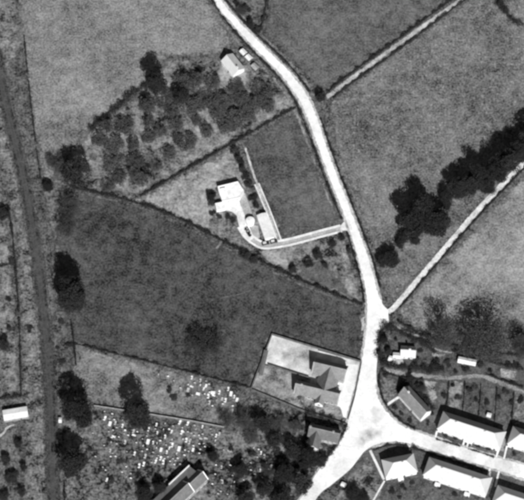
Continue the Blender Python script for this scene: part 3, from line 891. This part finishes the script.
# ------------------------------------------------------------------ foliage
def leaf_mesh(name, pts, size, mat, flat=.35):
    pts = np.asarray(pts, float); n = len(pts)
    nr = rng.normal(size=(n, 3)); nr[:, 2] = np.abs(nr[:, 2]) + flat; nr /= np.linalg.norm(nr, axis=1)[:, None]
    t = np.cross(nr, rng.normal(size=(n, 3))); t /= np.linalg.norm(t, axis=1)[:, None] + 1e-9
    b = np.cross(nr, t)
    s = (size * rng.uniform(.6, 1.3, n))[:, None]
    v = np.empty((n, 4, 3))
    v[:, 0] = pts - t * s * .5; v[:, 1] = pts - b * s * .36; v[:, 2] = pts + t * s * .5; v[:, 3] = pts + b * s * .36
    me = bpy.data.meshes.new(name)
    me.vertices.add(4 * n); me.vertices.foreach_set('co', v.reshape(-1).astype(np.float32))
    me.loops.add(4 * n); me.loops.foreach_set('vertex_index', np.arange(4 * n, dtype=np.int32))
    me.polygons.add(n); me.polygons.foreach_set('loop_start', np.arange(0, 4 * n, 4, dtype=np.int32))
    me.polygons.foreach_set('loop_total', np.full(n, 4, dtype=np.int32))
    me.update(calc_edges=True); me.validate()
    me.materials.append(mat)
    return me


def crown_points(r, zc, hh, lobes, per, lobe_r=(.28, .5), taper=0.0):
    out = []
    for i in range(lobes):
        d = rng.normal(size=3); d /= np.linalg.norm(d)
        k = rng.uniform(.2, 1) ** .5
        zz = d[2] * k
        sh = 1 - taper * max(0, zz)
        c = np.array([d[0] * k * r * .72 * sh, d[1] * k * r * .72 * sh, zc + zz * hh * .8])
        lr = r * rng.uniform(*lobe_r) * (1 - .4 * taper * max(0, zz))
        e = rng.normal(size=(per, 3)); e /= np.linalg.norm(e, axis=1)[:, None]
        e *= (lr * rng.uniform(.45, 1.08, per) ** .7)[:, None]
        e[:, 2] *= .8
        out.append(c + e)
    return np.concatenate(out)


def trunk_mesh(name, h, r, crown_r, zc, limbs=7):
    m = MB()
    p = Vector((0, 0, -.1)); n = 4
    top = Vector((rnd.uniform(-.3, .3), rnd.uniform(-.3, .3), h * .8))
    prev, pr = p, r
    for i in range(1, n + 1):
        q = p.lerp(top, i / n) + Vector((rnd.uniform(-.15, .15), rnd.uniform(-.15, .15), 0)); rr_ = r * (1 - .75 * i / n)
        m.tube(prev, q, pr, rr_, 7); prev, pr = q, rr_
    for i in range(limbs):
        a = i * 2.4 + rnd.uniform(-.3, .3); z = h * rnd.uniform(.3, .65)
        s = Vector((0, 0, z)); e = Vector((math.cos(a) * crown_r * .6, math.sin(a) * crown_r * .6, z + h * rnd.uniform(.12, .25)))
        mid = s.lerp(e, .5) + Vector((0, 0, -.05 * h * rnd.random()))
        m.tube(s, mid, r * .4, r * .26, 5); m.tube(mid, e, r * .26, r * .08, 5)
    return mesh(name, m.v, m.f)


# prototypes: kind -> (list of (crown mesh, trunk mesh), r0, H0)
PROTO = {}


def proto(kind, nvar, r, h, zc, hh, lobes, per, size, mat, lobe_r=(.28, .5), taper=0.0, tr=.3, limbs=7):
    L_ = []
    for i in range(nvar):
        cm = leaf_mesh('crown', crown_points(r, zc, hh, lobes, per, lobe_r, taper), size, mat)
        tm = trunk_mesh('trunk', h, tr, r, zc, limbs); tm.materials.append(M_BARK)
        L_.append((cm, tm))
    PROTO[kind] = (L_, r, h)


proto('tall', 5, 6.0, 18.0, 10.5, 7.6, 34, 330, .44, L_DARK, (.2, .42), .22, .45, 9)
proto('round', 5, 6.0, 12.0, 7.0, 5.0, 32, 300, .44, L_DARK, (.18, .42), .15, .4, 8)
proto('mid', 5, 5.0, 9.0, 5.4, 3.6, 24, 190, .40, L_MID, (.18, .40), .1, .3, 7)
proto('orchard', 6, 4.0, 5.2, 3.0, 2.0, 26, 75, .36, L_ORCH, (.16, .38), 0, .18, 6)
proto('feathery', 4, 8.0, 16.0, 9.2, 7.0, 70, 75, .34, L_PALE, (.12, .30), .1, .35, 22)
proto('thin', 2, 8.0, 10.0, 5.6, 4.2, 130, 34, .34, L_MID, (.08, .2), 0, .3, 22)
proto('shrub', 4, 2.0, 2.4, 1.3, 1.1, 8, 70, .38, L_MID, (.3, .55), 0, .08, 4)


def tree(px, py, rpx, h, kind, label, name=None, cat=None, group=None, k=[0]):
    k[0] += 1
    L_, r0, h0 = PROTO[kind]
    cm, tm = L_[k[0] % len(L_)]
    p = P(px, py)
    nm = name or {'shrub': 'shrub', 'orchard': 'orchard_tree'}.get(kind, 'tree')
    root = thing(nm, label, cat or ('shrub' if kind == 'shrub' else 'tree'), (p.x, p.y, 0), rnd.uniform(0, 6.28), group)
    s = rpx * MPP / r0 * {'tall': 1.07, 'round': 1.06}.get(kind, 1.0)
    c = link('crown', cm, None, root); c.scale = (s * rnd.uniform(.92, 1.08), s * rnd.uniform(.92, 1.08), h / h0)
    t = link('trunk', tm, None, root); t.scale = (s, s, h / h0)
    return root


ORD = 'first second third fourth fifth sixth seventh eighth ninth tenth eleventh twelfth thirteenth fourteenth fifteenth sixteenth seventeenth eighteenth nineteenth twentieth'.split()
TENS = {20: 'twenty', 30: 'thirty', 40: 'forty', 50: 'fifty', 60: 'sixty'}


def nth(i):
    if i < 20: return ORD[i]
    t = (i + 1) // 10 * 10; o_ = (i + 1) % 10
    return {30: 'thirtieth', 40: 'fortieth', 50: 'fiftieth', 60: 'sixtieth'}[t] if o_ == 0 else TENS[t] + '-' + ORD[o_ - 1]


tree(74, 309, 15.5, 25, 'tall', 'tall dark tree at the west edge of the dark meadow')
tree(71, 297, 12.5, 22, 'tall', 'dark tree close behind the tall one at the meadow edge')
tree(205, 348, 26, 11, 'thin', 'lone faint round tree in the middle of the dark meadow')
tree(67, 233, 16, 13, 'feathery', 'thin dark tree between the railway and the meadow hedge')
tree(70, 214, 16, 12, 'feathery', 'thin tree just below the meadow hedge corner')
tree(77, 180, 19, 15, 'mid', 'broad dark tree at the hedge corner left of the orchard')
tree(64, 173, 13, 11, 'feathery', 'thin tree left of the broad tree at the orchard corner')
tree(52, 166, 8, 7, 'feathery', 'low thin tree leftmost at the orchard corner')
tree(157, 93, 12.5, 22, 'tall', 'tall dark pointed tree above the orchard, against pale pasture')
tree(181, 103, 10, 11, 'mid', 'dark tree right of the tall pointed orchard-edge tree')
tree(79, 423, 16.5, 24, 'tall', 'upper of two tall dark trees by the railway beside the churchyard')
tree(74, 473, 16.5, 21, 'tall', 'lower of two tall dark trees by the railway beside the churchyard')
tree(139, 427, 14.5, 25, 'tall', 'lone tall dark tree across the churchyard wall')
tree(146, 430, 4, 3, 'mid', 'small round bush-like tree at the foot of the lone tall tree')
tree(145, 499, 10, 9, 'round', 'round black tree at the bottom left of the church')
tree(160, 492, 7, 8, 'round', 'dark tree squeezed between churchyard tree and church')
tree(213, 459, 7, 6, 'round', 'small round dark tree off the east end of the church')
tree(240, 473, 8.5, 8, 'round', 'round dark tree among graves right of the church')
cl = [(226, 424, 11, 8, 'feathery'), (244, 426, 13, 10, 'feathery'), (262, 431, 13, 10, 'mid'), (280, 428, 11, 9, 'feathery'), (294, 430, 9, 8, 'feathery'), (252, 441, 11, 8, 'feathery'), (276, 446, 11, 9, 'mid'),
      (292, 456, 11, 11, 'mid'), (307, 464, 12, 11, 'round'), (321, 464, 8, 7, 'mid'), (286, 480, 12, 12, 'round'), (264, 494, 12, 10, 'mid'), (303, 490, 12, 12, 'mid'), (247, 503, 11, 9, 'mid'), (282, 504, 13, 11, 'round'), (309, 449, 8, 6, 'mid'), (268, 474, 9, 8, 'feathery')]
cl.sort(key=lambda t: t[0])
for i, t in enumerate(cl):
    tree(*t[:4], t[4], f'dark tree in the clump between church and school, {nth(i)} from the left', group='trees between church and school')
belt = [(446, 199, 8, 9), (458, 197, 11, 14), (471, 194, 12, 15), (484, 190, 12, 14), (496, 180, 11, 16), (507, 171, 11, 16), (519, 161, 11, 17), (532, 148, 12, 16), (545, 134, 12, 16), (478, 184, 9, 13), (503, 172, 9, 13), (518, 158, 9, 12)]
belt.sort(key=lambda t: t[0])
for i, t in enumerate(belt):
    kk = rnd.uniform(.85, 1.2)
    tree(t[0] + rnd.uniform(-2, 2), t[1] + rnd.uniform(-3, 2), t[2] * kk * 1.08, t[3] * kk * 1.1, 'tall' if t[3] > 13 else 'round', f'dark tree in the belt along the white lane, {nth(i)} from the left', group='tree belt along the white lane')
tree(411, 234, 16, 20, 'round', 'left of two big merged trees in the tussocky pasture')
tree(434, 231, 18, 17, 'round', 'right of two big merged trees in the tussocky pasture')
tree(422, 218, 16, 18, 'round', 'rear tree of the big clump in the tussocky pasture')
tree(415, 244, 5.5, 5, 'round', 'small dark tree at the foot of the big pasture clump')
tree(446, 208, 7, 7, 'round', 'dark tree filling the gap between pasture clump and lane belt')
tree(400, 247, 6, 6, 'mid', 'dark bush between roadside bushes and the little linking tree')
tree(404, 241, 6, 6, 'round', 'little tree linking the pasture clump with the roadside bushes')
tree(391, 263, 10.5, 9, 'round', 'dark bushy tree between the road and pasture clump')
tree(383, 264, 8, 7, 'round', 'dark bushy tree close to the road below pasture clump')
tree(321, 103, 7, 8, 'mid', 'small dark tree at the road end of the cart track')
tree(486, 349, 32, 23, 'feathery', 'big feathery tree at the lower edge of the hayfield')
tree(470, 350, 19, 17, 'feathery', 'smaller feathery tree left against the big hayfield tree')
tree(443, 344, 21, 21, 'feathery', 'thin feathery tree in the lower left of the hayfield')
tree(522, 354, 15, 15, 'feathery', 'feathery tree cut by the right edge below the hayfield')
tree(241, 14, 8, 6, 'feathery', 'scrubby tree beside the road at the top edge')
tree(251, 26, 6, 5, 'mid', 'scrubby tree in the point between road and top hedge')
tree(420, 390, 7, 4, 'mid', 'rounded grey-dark tree behind the askew corner house')
tree(410, 380, 5, 4, 'mid', 'small tree by the back lane above the corner house')
tree(487, 404, 3.2, 2.6, 'shrub', 'lone dark bush in the back garden strips')
tree(384, 342, 5, 5, 'round', 'tree in the upper left of the hedged cottage plot')
tree(389, 354, 5, 4, 'mid', 'tree in front of the small hedged cottage, roadside')
tree(354, 497, 10, 7, 'round', 'dark tree on the lawn at the bottom edge right of the road')
tree(362, 502, 8, 6, 'round', 'dark tree at the bottom edge beside the corner house path')
tree(48, 189, 6, 5, 'round', 'low dark tree at the railway end of the meadow hedge')
tree(4, 219, 8, 7, 'mid', 'dark tree at the left edge among the upper plots')
tree(4, 349, 8, 7, 'mid', 'dark tree at the left edge above the trackside shed')
for i, q in enumerate([(6, 462, 7), (18, 446, 6), (12, 480, 8), (24, 470, 5), (4, 498, 7), (22, 494, 6)]):
    tree(q[0], q[1], q[2], 4.5, 'mid', f'garden tree below the trackside shed, {nth(i)} of six', group='trees below the trackside shed')
for i, q in enumerate([(318, 258, 6.5, 5), (332, 247, 5, 4.5), (309, 266, 6, 4.5), (325, 268, 4.5, 3.5), (293, 272, 5, 4), (342, 240, 4, 4), (349, 252, 3.5, 3.5)]):
    tree(*q, 'mid', f'garden tree between the drive and the meadow hedge, {["largest", "just below the drive", "left of the largest", "right of the pale plot", "nearest the meadow hedge", "by the drive mouth", "beside the road"][i]}', group='villa garden trees')
orch = [(106, 128, 6), (126, 127, 7.5), (115, 146, 8), (113, 164, 8.5), (134, 146, 7), (136, 160, 7), (134, 174, 6), (150, 124, 7), (160, 132, 8), (149, 138, 6), (168, 154, 7), (157, 166, 5), (142, 180, 6), (118, 180, 8), (100, 140, 6), (148, 108, 8), (165, 100, 9), (177, 126, 7), (184, 84, 10), (196, 80, 9), (206, 100, 8), (192, 108, 8), (206, 132, 6.5), (196, 122, 5), (188, 144, 7.5), (178, 140, 5), (220, 102, 9), (234, 118, 9), (226, 127, 8), (246, 114, 7), (243, 100, 8), (262, 92, 8), (266, 106, 8), (216, 114, 8), (230, 98, 8), (173, 112, 7), (108, 186, 5), (256, 104, 6), (213, 84, 7), (238, 88, 6)]
orch.sort(key=lambda t: t[0])
for i, t in enumerate(orch):
    tree(t[0] + rnd.uniform(-1, 1), t[1] + 2, t[2] * rnd.uniform(1.25, 1.8), rnd.uniform(4.5, 6.5), 'orchard', f'low spreading orchard tree, {nth(i)} from the left in the orchard', group='orchard trees')
for i, q in enumerate([(246.5, 230), (248.5, 233.5), (249.6, 236.6)]):
    tree(*q, 2.2, 1.3, 'shrub', f'dark shrub in the small bed beside the drive, {["top", "middle", "bottom"][i]} one', group='drive bed shrubs')
for i, q in enumerate([(235, 150), (238, 156), (240.5, 162), (243, 169), (246, 176), (249, 183), (253, 196), (255, 205)]):
    tree(q[0], q[1] + 2, rnd.uniform(4, 5.5), rnd.uniform(2.4, 3.4), 'shrub', f'dark shrub in the row left of the garden walk, {nth(i)} from the top', group='shrubs left of the garden walk')
tree(211, 199, 6, 4.5, 'round', 'black bushy tree against the west side of the white villa')
tree(246, 258, 7, 4, 'mid', 'dark bushy tree on the meadow hedge below the drive bend')
tree(254, 262, 5, 3.5, 'mid', 'smaller bushy tree on the meadow hedge below the kitchen garden')
for i, q in enumerate([(214, 196), (212, 204), (213, 214), (220, 217), (228, 217), (233, 221)]):
    tree(*q, 4, 2.0, 'shrub', f'garden shrub round the west side of the white villa, {nth(i)} from the top', group='villa shrubs')
for i, q in enumerate([(386, 376), (402, 414), (396, 408), (410, 421), (428, 424), (432, 415), (446, 437), (456, 438), (478, 447), (488, 450), (515, 455), (392, 492), (404, 488), (412, 484), (440, 489), (455, 495), (400, 498)]):
    tree(*q, rnd.uniform(2.2, 4), rnd.uniform(1.2, 2), 'shrub', f'garden shrub by the white houses, {nth(i)} of seventeen', group='village garden shrubs')
scr = [(236, 4), (247, 10), (258, 30), (506, 12), (515, 22), (500, 5), (58, 348), (62, 362), (70, 345), (60, 322), (62, 432), (78, 480), (100, 470), (112, 482), (120, 462), (128, 490), (90, 450), (170, 392), (175, 398), (188, 396), (110, 440), (205, 474), (226, 484), (230, 450), (252, 456), (306, 440), (330, 440), (338, 436), (300, 428), (436, 362), (448, 364), (480, 366), (490, 372), (444, 346), (424, 344), (378, 352), (396, 340), (410, 372), (30, 330), (8, 300), (12, 262), (10, 330)]
scr += [(453, 386), (458, 398), (470, 390), (476, 400), (500, 398), (506, 392), (512, 404), (520, 400), (444, 396), (430, 372), (438, 368), (456, 372), (466, 370), (508, 366), (516, 364), (404, 366), (416, 362), (420, 352), (414, 342)]
scr = [q for q in scr if q[0] > 0]
scr.sort()
for i, q in enumerate(scr):
    tree(*q, rnd.uniform(2.5, 5), rnd.uniform(1.2, 2.6), 'shrub', f'rough wayside shrub, {nth(i)} from the left of its kind', group='rough wayside shrubs')


def hedge(label, px, wd=1.2, h=1.4, dens=55, mat=L_HEDGE, gap=0.0):
    wd *= 1.2; h *= 1.25; dens *= 1.3
    w = [P(*q) for q in smooth(px, 5)]
    c = sum(w, Vector()) / len(w)
    pts = []
    s = resample(w, .5)
    L_ = len(s)
    ph = rng.uniform(0, 6, 4)
    for i in range(L_ - 1):
        a, b = s[i], s[i + 1]; d = (b - a).normalized(); n = Vector((-d.y, d.x, 0))
        k = .85 + .45 * math.sin(i * .21 + ph[0]) * math.sin(i * .083 + ph[1]) + .28 * math.sin(i * .61 + ph[2])
        if gap and math.sin(i * .17 + ph[3]) + math.sin(i * .067 + ph[0]) < -2 + gap * 2:
            continue
        cnt = int(dens * .5 * max(.3, k))
        t = rng.uniform(0, 1, cnt); off = rng.normal(0, .33, cnt) * wd * max(.45, k); z = rng.uniform(.05, 1, cnt) ** .6 * h * max(.5, k) * (1 - .35 * np.minimum(1, np.abs(off) / wd))
        base = np.array([a.x - c.x, a.y - c.y, 0]); dv = np.array(b - a); nv = np.array(n)
        pts.append(base + t[:, None] * dv + off[:, None] * nv + np.stack([0 * z, 0 * z, z], 1))
    root = thing('hedge', label, 'hedge', (c.x, c.y, 0))
    link('foliage', leaf_mesh('foliage', np.concatenate(pts), .42, mat), None, root)
    # woody stems along the bottom
    m = MB()
    for p in s[::6]:
        q = p - Vector((c.x, c.y, 0)); m.tube((q.x, q.y, -.05), (q.x + rnd.uniform(-.2, .2), q.y + rnd.uniform(-.2, .2), h * .6), .06, .03, 4)
    tag(m.build('stems', M_BARK, root), kind='stuff')
    return root


hedge('dark hedge along the top of the meadow, below the villa garden', [(70, 187), (100, 194), (132, 202), (170, 215), (205, 232), (250, 256), (290, 276), (330, 293), (363, 306)], 1.3, 1.6, 60)
hedge('dark hedge along the lower side of the orchard', [(140, 197), (186, 170), (232, 144), (297, 107)], 1.0, 1.3, 50)
hedge('ragged hedge between orchard and pale pasture', [(90, 131), (104, 118), (120, 106), (132, 95), (147, 86)], 2.6, 2.4, 90)
hedge('clipped hedge below the meadow, above the pale strip', [(75, 344), (120, 355), (180, 370), (250, 388)], .7, 1.0, 36)
hedge('thin hedge on the upper side of the cart track', [(327, 93), (344, 79), (400, 38), (458, -5), (500, -38)], 1.0, 1.3, 48)
hedge('thin hedge on the lower side of the cart track', [(333, 99), (346, 88), (402, 48), (466, -1), (510, -34)], .9, 1.2, 46)
hedge('low hedge on the lower side of the white lane', [(400, 308), (451, 248), (484, 211), (518, 175), (560, 134)], .8, 1.0, 44)
hedge('thin hedge on the left side of the road past the cottage', [(208.5, -4), (228.7, 25), (252, 51), (277.5, 77), (294, 100), (303.8, 122)], .9, 1.1, 44)
hedge('thin hedge on the left side of the road by the villa field', [(304.6, 124), (314.8, 151), (325.8, 181), (337.8, 210.5), (342, 220)], .9, 1.1, 44)
hedge('thin hedge on the left side of the road by the villa garden', [(347, 233), (355.6, 260), (362, 286), (364, 304)], .9, 1.2, 46)
hedge('thin hedge on the right side of the road at the top pasture', [(225.5, 0), (245.5, 24), (270, 47), (294, 71), (310.5, 93)], .7, .9, 40)
hedge('thin hedge on the right side of the road by the tussocky pasture', [(321.3, 120), (331, 149), (342, 179), (354, 209), (363.3, 233), (372.6, 259), (380.5, 288)], .8, 1.1, 44)
hedge('short thick hedge in the point between road and top pasture', [(268, -4), (264, 15), (258, 34), (247, 20)], 1.2, 1.4, 60)
hedge('dark ragged hedge across the top right corner', [(494, -6), (504, 10), (513, 21), (530, 28)], 3.0, 1.8, 80)
hedge('thin fence-side hedge between railway and pale pasture', [(24, 36), (30, 95), (36, 145), (41, 181)], .5, .9, 34, gap=.2)
hedge('thin hedge between plots and railway on the left', [(8, 205), (13, 240), (18, 300), (20, 345), (21, 398)], .8, 1.2, 44, gap=.15)
hedge('low hedge between railway and churchyard at the bottom', [(64, 480), (65, 510)], .8, 1.2, 44)
hedge('thin hedge between railway and the glebe strip', [(71, 320), (74, 345), (76, 366)], .8, 1.2, 44)
hedge('dark hedge round the top of the cottage plot by the junction', [(379, 352), (380, 335), (386, 327), (396, 330), (410, 338), (424, 343), (436, 354)], 2.6, 2.2, 90)
hedge('dark hedge along the lower side of the cottage plot', [(379, 352), (381, 362), (394, 367), (420, 369), (445, 370)], 2.8, 2.2, 95)
hedge('dark hedge above the allotment sheds', [(452, 352), (470, 355), (490, 362), (524, 370)], 1.6, 1.5, 60)
hedge('low hedge between back lane and allotment beds', [(486, 374), (504, 381), (524, 388)], .9, 1.1, 44)
hedge('curved garden hedge along the road corner lawn', [(380, 371), (379, 384), (383, 399), (390, 410), (403, 423), (416, 430)], .7, 1.0, 44)
hedge('garden hedge along back lane above corner lawn', [(381, 371), (395, 376), (410, 379), (424, 380)], .9, 1.1, 44)
hedge('dark hedge between the road and the school house', [(347, 424), (342, 437), (333, 450), (322, 463)], 1.4, 1.5, 60)
hedge('thick dark hedge between the school and the house south of it', [(305, 412), (325, 418), (344, 425)], 2.4, 2.2, 90)
hedge('street hedge in front of the rear gardens south of the street', [(412, 448), (440, 457), (486, 471)], 1.2, 1.3, 56)
hedge('garden hedge behind the corner house facing the street', [(373, 451), (385, 446.5), (396, 445), (408, 447)], .9, 1.1, 44)
hedge('front hedge of the long white house block, left half', [(436, 439.5), (461, 447)], .6, .9, 36)
hedge('front hedge of the long white house block, right half', [(468, 449), (495, 458)], .6, .9, 36)
for i in range(1, 6):
    x = gx[i]
    hedge(f'thin hedge between back garden strips, {nth(i - 1)} from the left', [(x, 382 + max(0, x - 470) * .22), (x - 1.2, 393 + (x - 440) * .2), (x - 2.6, 404 + (x - 440) * .31)], .5, .8, 30)
hedge('hedge between railway plots at the left edge, upper', [(-8, 268), (4, 266), (16, 262)], .8, 1.1, 40)
hedge('thick dark hedge close behind the askew grey-roofed house', [(409, 388), (418, 394), (427, 402), (434, 411)], 2.0, 2.4, 90)
hedge('dark hedge corner on the lawn above the askew house', [(397, 392), (403, 385), (411, 380)], 2.0, 1.8, 80)
hedge('dark hedge above the trackside shed', [(-8, 400), (10, 398), (26, 396)], 1.4, 1.6, 60)
hedge('low hedge at the foot of the hayfield', [(398, 322), (420, 334), (455, 347), (490, 353), (524, 356)], 1.3, 1.4, 52, gap=.15)

# ------------------------------------------------------------------ graves
def grave_meshes(mat):
    a = MB().box(-.4, .4, -.07, .07, 0, .75)
    a.xprism([(-.07, .75), (.07, .75), (.07, .7501)], -.01, .01)
    arc = [(.4 * math.cos(t), .75 + .32 * math.sin(t)) for t in [math.pi * k / 6 for k in range(7)]]
    n = len(arc)
    a.add([(x, -.07, z) for x, z in arc] + [(x, .07, z) for x, z in arc], [tuple(range(n)), tuple(range(2 * n - 1, n - 1, -1))] + [(i, i + 1, n + i + 1, n + i) for i in range(n - 1)])
    a.box(-.5, .5, -.16, .16, 0, .16)
    stone = mesh('headstone', a.v, a.f); stone.materials.append(mat)
    k = MB().box(-.5, .5, .161, .3, 0, .22).box(-.5, .5, 1.9, 2.05, 0, .22).box(-.5, -.36, .3, 1.9, 0, .22).box(.36, .5, .3, 1.9, 0, .22)
    kerb = mesh('kerb', k.v, k.f); kerb.materials.append(mat)
    s = MB().box(-.355, .355, .305, 1.895, 0, .15); slab = mesh('slab', s.v, s.f); slab.materials.append(mat)
    t = MB().box(-.55, .55, -1.0, 1.0, 0, .7).box(-.65, .65, -1.1, 1.1, .701, .85).box(-.65, .65, -1.1, 1.1, 0, .12)
    tomb = mesh('chest', t.v, t.f); tomb.materials.append(mat)
    return stone, kerb, slab, tomb


GM = [grave_meshes(M_MARB), grave_meshes(M_GRAV)]


def grave(px, py, style, m, label, group):
    p = P(px, py); st_, kb, sl_, tb = GM[m]
    s = rnd.uniform(.7, 1.1)
    nm = {0: 'gravestone', 1: 'kerbed_grave', 2: 'chest_tomb'}[style]
    root = thing(nm, label, {0: 'gravestone', 1: 'grave', 2: 'tomb'}[style], (p.x, p.y, 0), rnd.gauss(-.25, .12) + (math.pi / 2 * (rnd.random() < .15)), group)
    root.scale = (s, s, s)
    if style == 2:
        link('chest', tb, None, root)
    else:
        link('headstone', st_, None, root).rotation_euler.x = rnd.gauss(0, .05)
        if style == 1:
            link('kerb', kb, None, root); link('slab', sl_, None, root)


def inpoly(x, y, poly):
    c = False; j = len(poly) - 1
    for i in range(len(poly)):
        xi, yi = poly[i]; xj, yj = poly[j]
        if (yi > y) != (yj > y) and x < (xj - xi) * (y - yi) / (yj - yi) + xi: c = not c
        j = i
    return c


listed = [(191.5, 379), (188, 390), (198, 394), (203, 390), (208, 398), (209, 404), (215, 396), (222, 399), (228, 390.5), (231, 394), (234, 398), (232, 412), (200, 382), (213, 393), (193, 387), (206, 386), (219, 394), (237, 400), (225, 402)]
for i, q in enumerate(sorted(listed)):
    st_ = 1 if i % 3 else 2
    grave(*q, st_, 0 if i % 4 else 1, {1: 'pale kerbed grave in the strip above the churchyard wall, %s grave from the left' % nth(i), 2: 'pale chest tomb in the strip above the churchyard wall, %s grave from the left' % nth(i)}[st_], {1: 'kerbed graves above the churchyard wall', 2: 'chest tombs above the churchyard wall'}[st_])
listed2 = [(179, 424), (184, 432), (202, 428), (156, 426), (187, 425), (148, 431), (157, 434), (171, 433), (165, 438), (181, 434), (161, 450), (160, 460), (186, 442), (179, 449), (148, 442), (153, 444), (134, 455), (143, 466), (163, 464), (193, 450), (104, 420), (110, 424), (115, 437)]
for i, q in enumerate(sorted(listed2)):
    st_ = 2 if i % 5 == 1 else 1
    grave(*q, st_, 0, {1: 'bright kerbed grave in the main churchyard, %s bright grave from the left' % nth(i), 2: 'bright chest tomb in the main churchyard, %s bright grave from the left' % nth(i)}[st_], {1: 'bright kerbed graves below the wall', 2: 'bright chest tombs below the wall'}[st_])
used = list(listed) + list(listed2)


def scatter(n, poly, lab, grp, pm=.42):
    new = []
    xs = [p[0] for p in poly]; ys = [p[1] for p in poly]; k = 0; tries = 0
    while k < n and tries < 4000:
        tries += 1
        x, y = rnd.uniform(min(xs), max(xs)), rnd.uniform(min(ys), max(ys))
        if not inpoly(x, y, poly) or any((x - a) ** 2 + (y - b) ** 2 < 9 for a, b in used): continue
        used.append((x, y)); k += 1; new.append((x, y))
    for i, (x, y) in enumerate(sorted(new)):
        grave(x, y, 0 if rnd.random() < .85 else 1, 0 if rnd.random() < pm else 1, lab + ', ' + nth(i) + ' from the left', grp)


scatter(49, [(100, 412), (150, 418), (222, 430), (216, 446), (200, 455), (178, 466), (150, 466), (128, 445), (105, 430)], 'small gravestone among the dense rows below the churchyard wall', 'dense churchyard gravestones')
scatter(16, [(150, 372), (185, 376), (235, 388), (236, 410), (200, 408), (180, 395)], 'small gravestone in the pale strip above the churchyard wall', 'gravestones above the churchyard wall')
scatter(34, [(222, 450), (262, 444), (278, 460), (262, 478), (240, 492), (212, 498), (208, 486), (214, 470)], 'small gravestone in the graves right of the church', 'gravestones right of the church')
scatter(13, [(94, 409), (150, 417), (150, 440), (120, 444), (98, 430)], 'small gravestone just below the wall left of the lone tall tree', 'gravestones left of the lone tall tree')
scatter(36, [(145, 422), (222, 434), (214, 452), (186, 462), (160, 470), (140, 450)], 'little gravestone in the crowded middle of the churchyard', 'crowded middle gravestones')
scatter(24, [(92, 432), (124, 440), (142, 466), (132, 480), (104, 492), (96, 462)], 'small gravestone in the rough grass left of the dense rows', 'gravestones in rough grass')
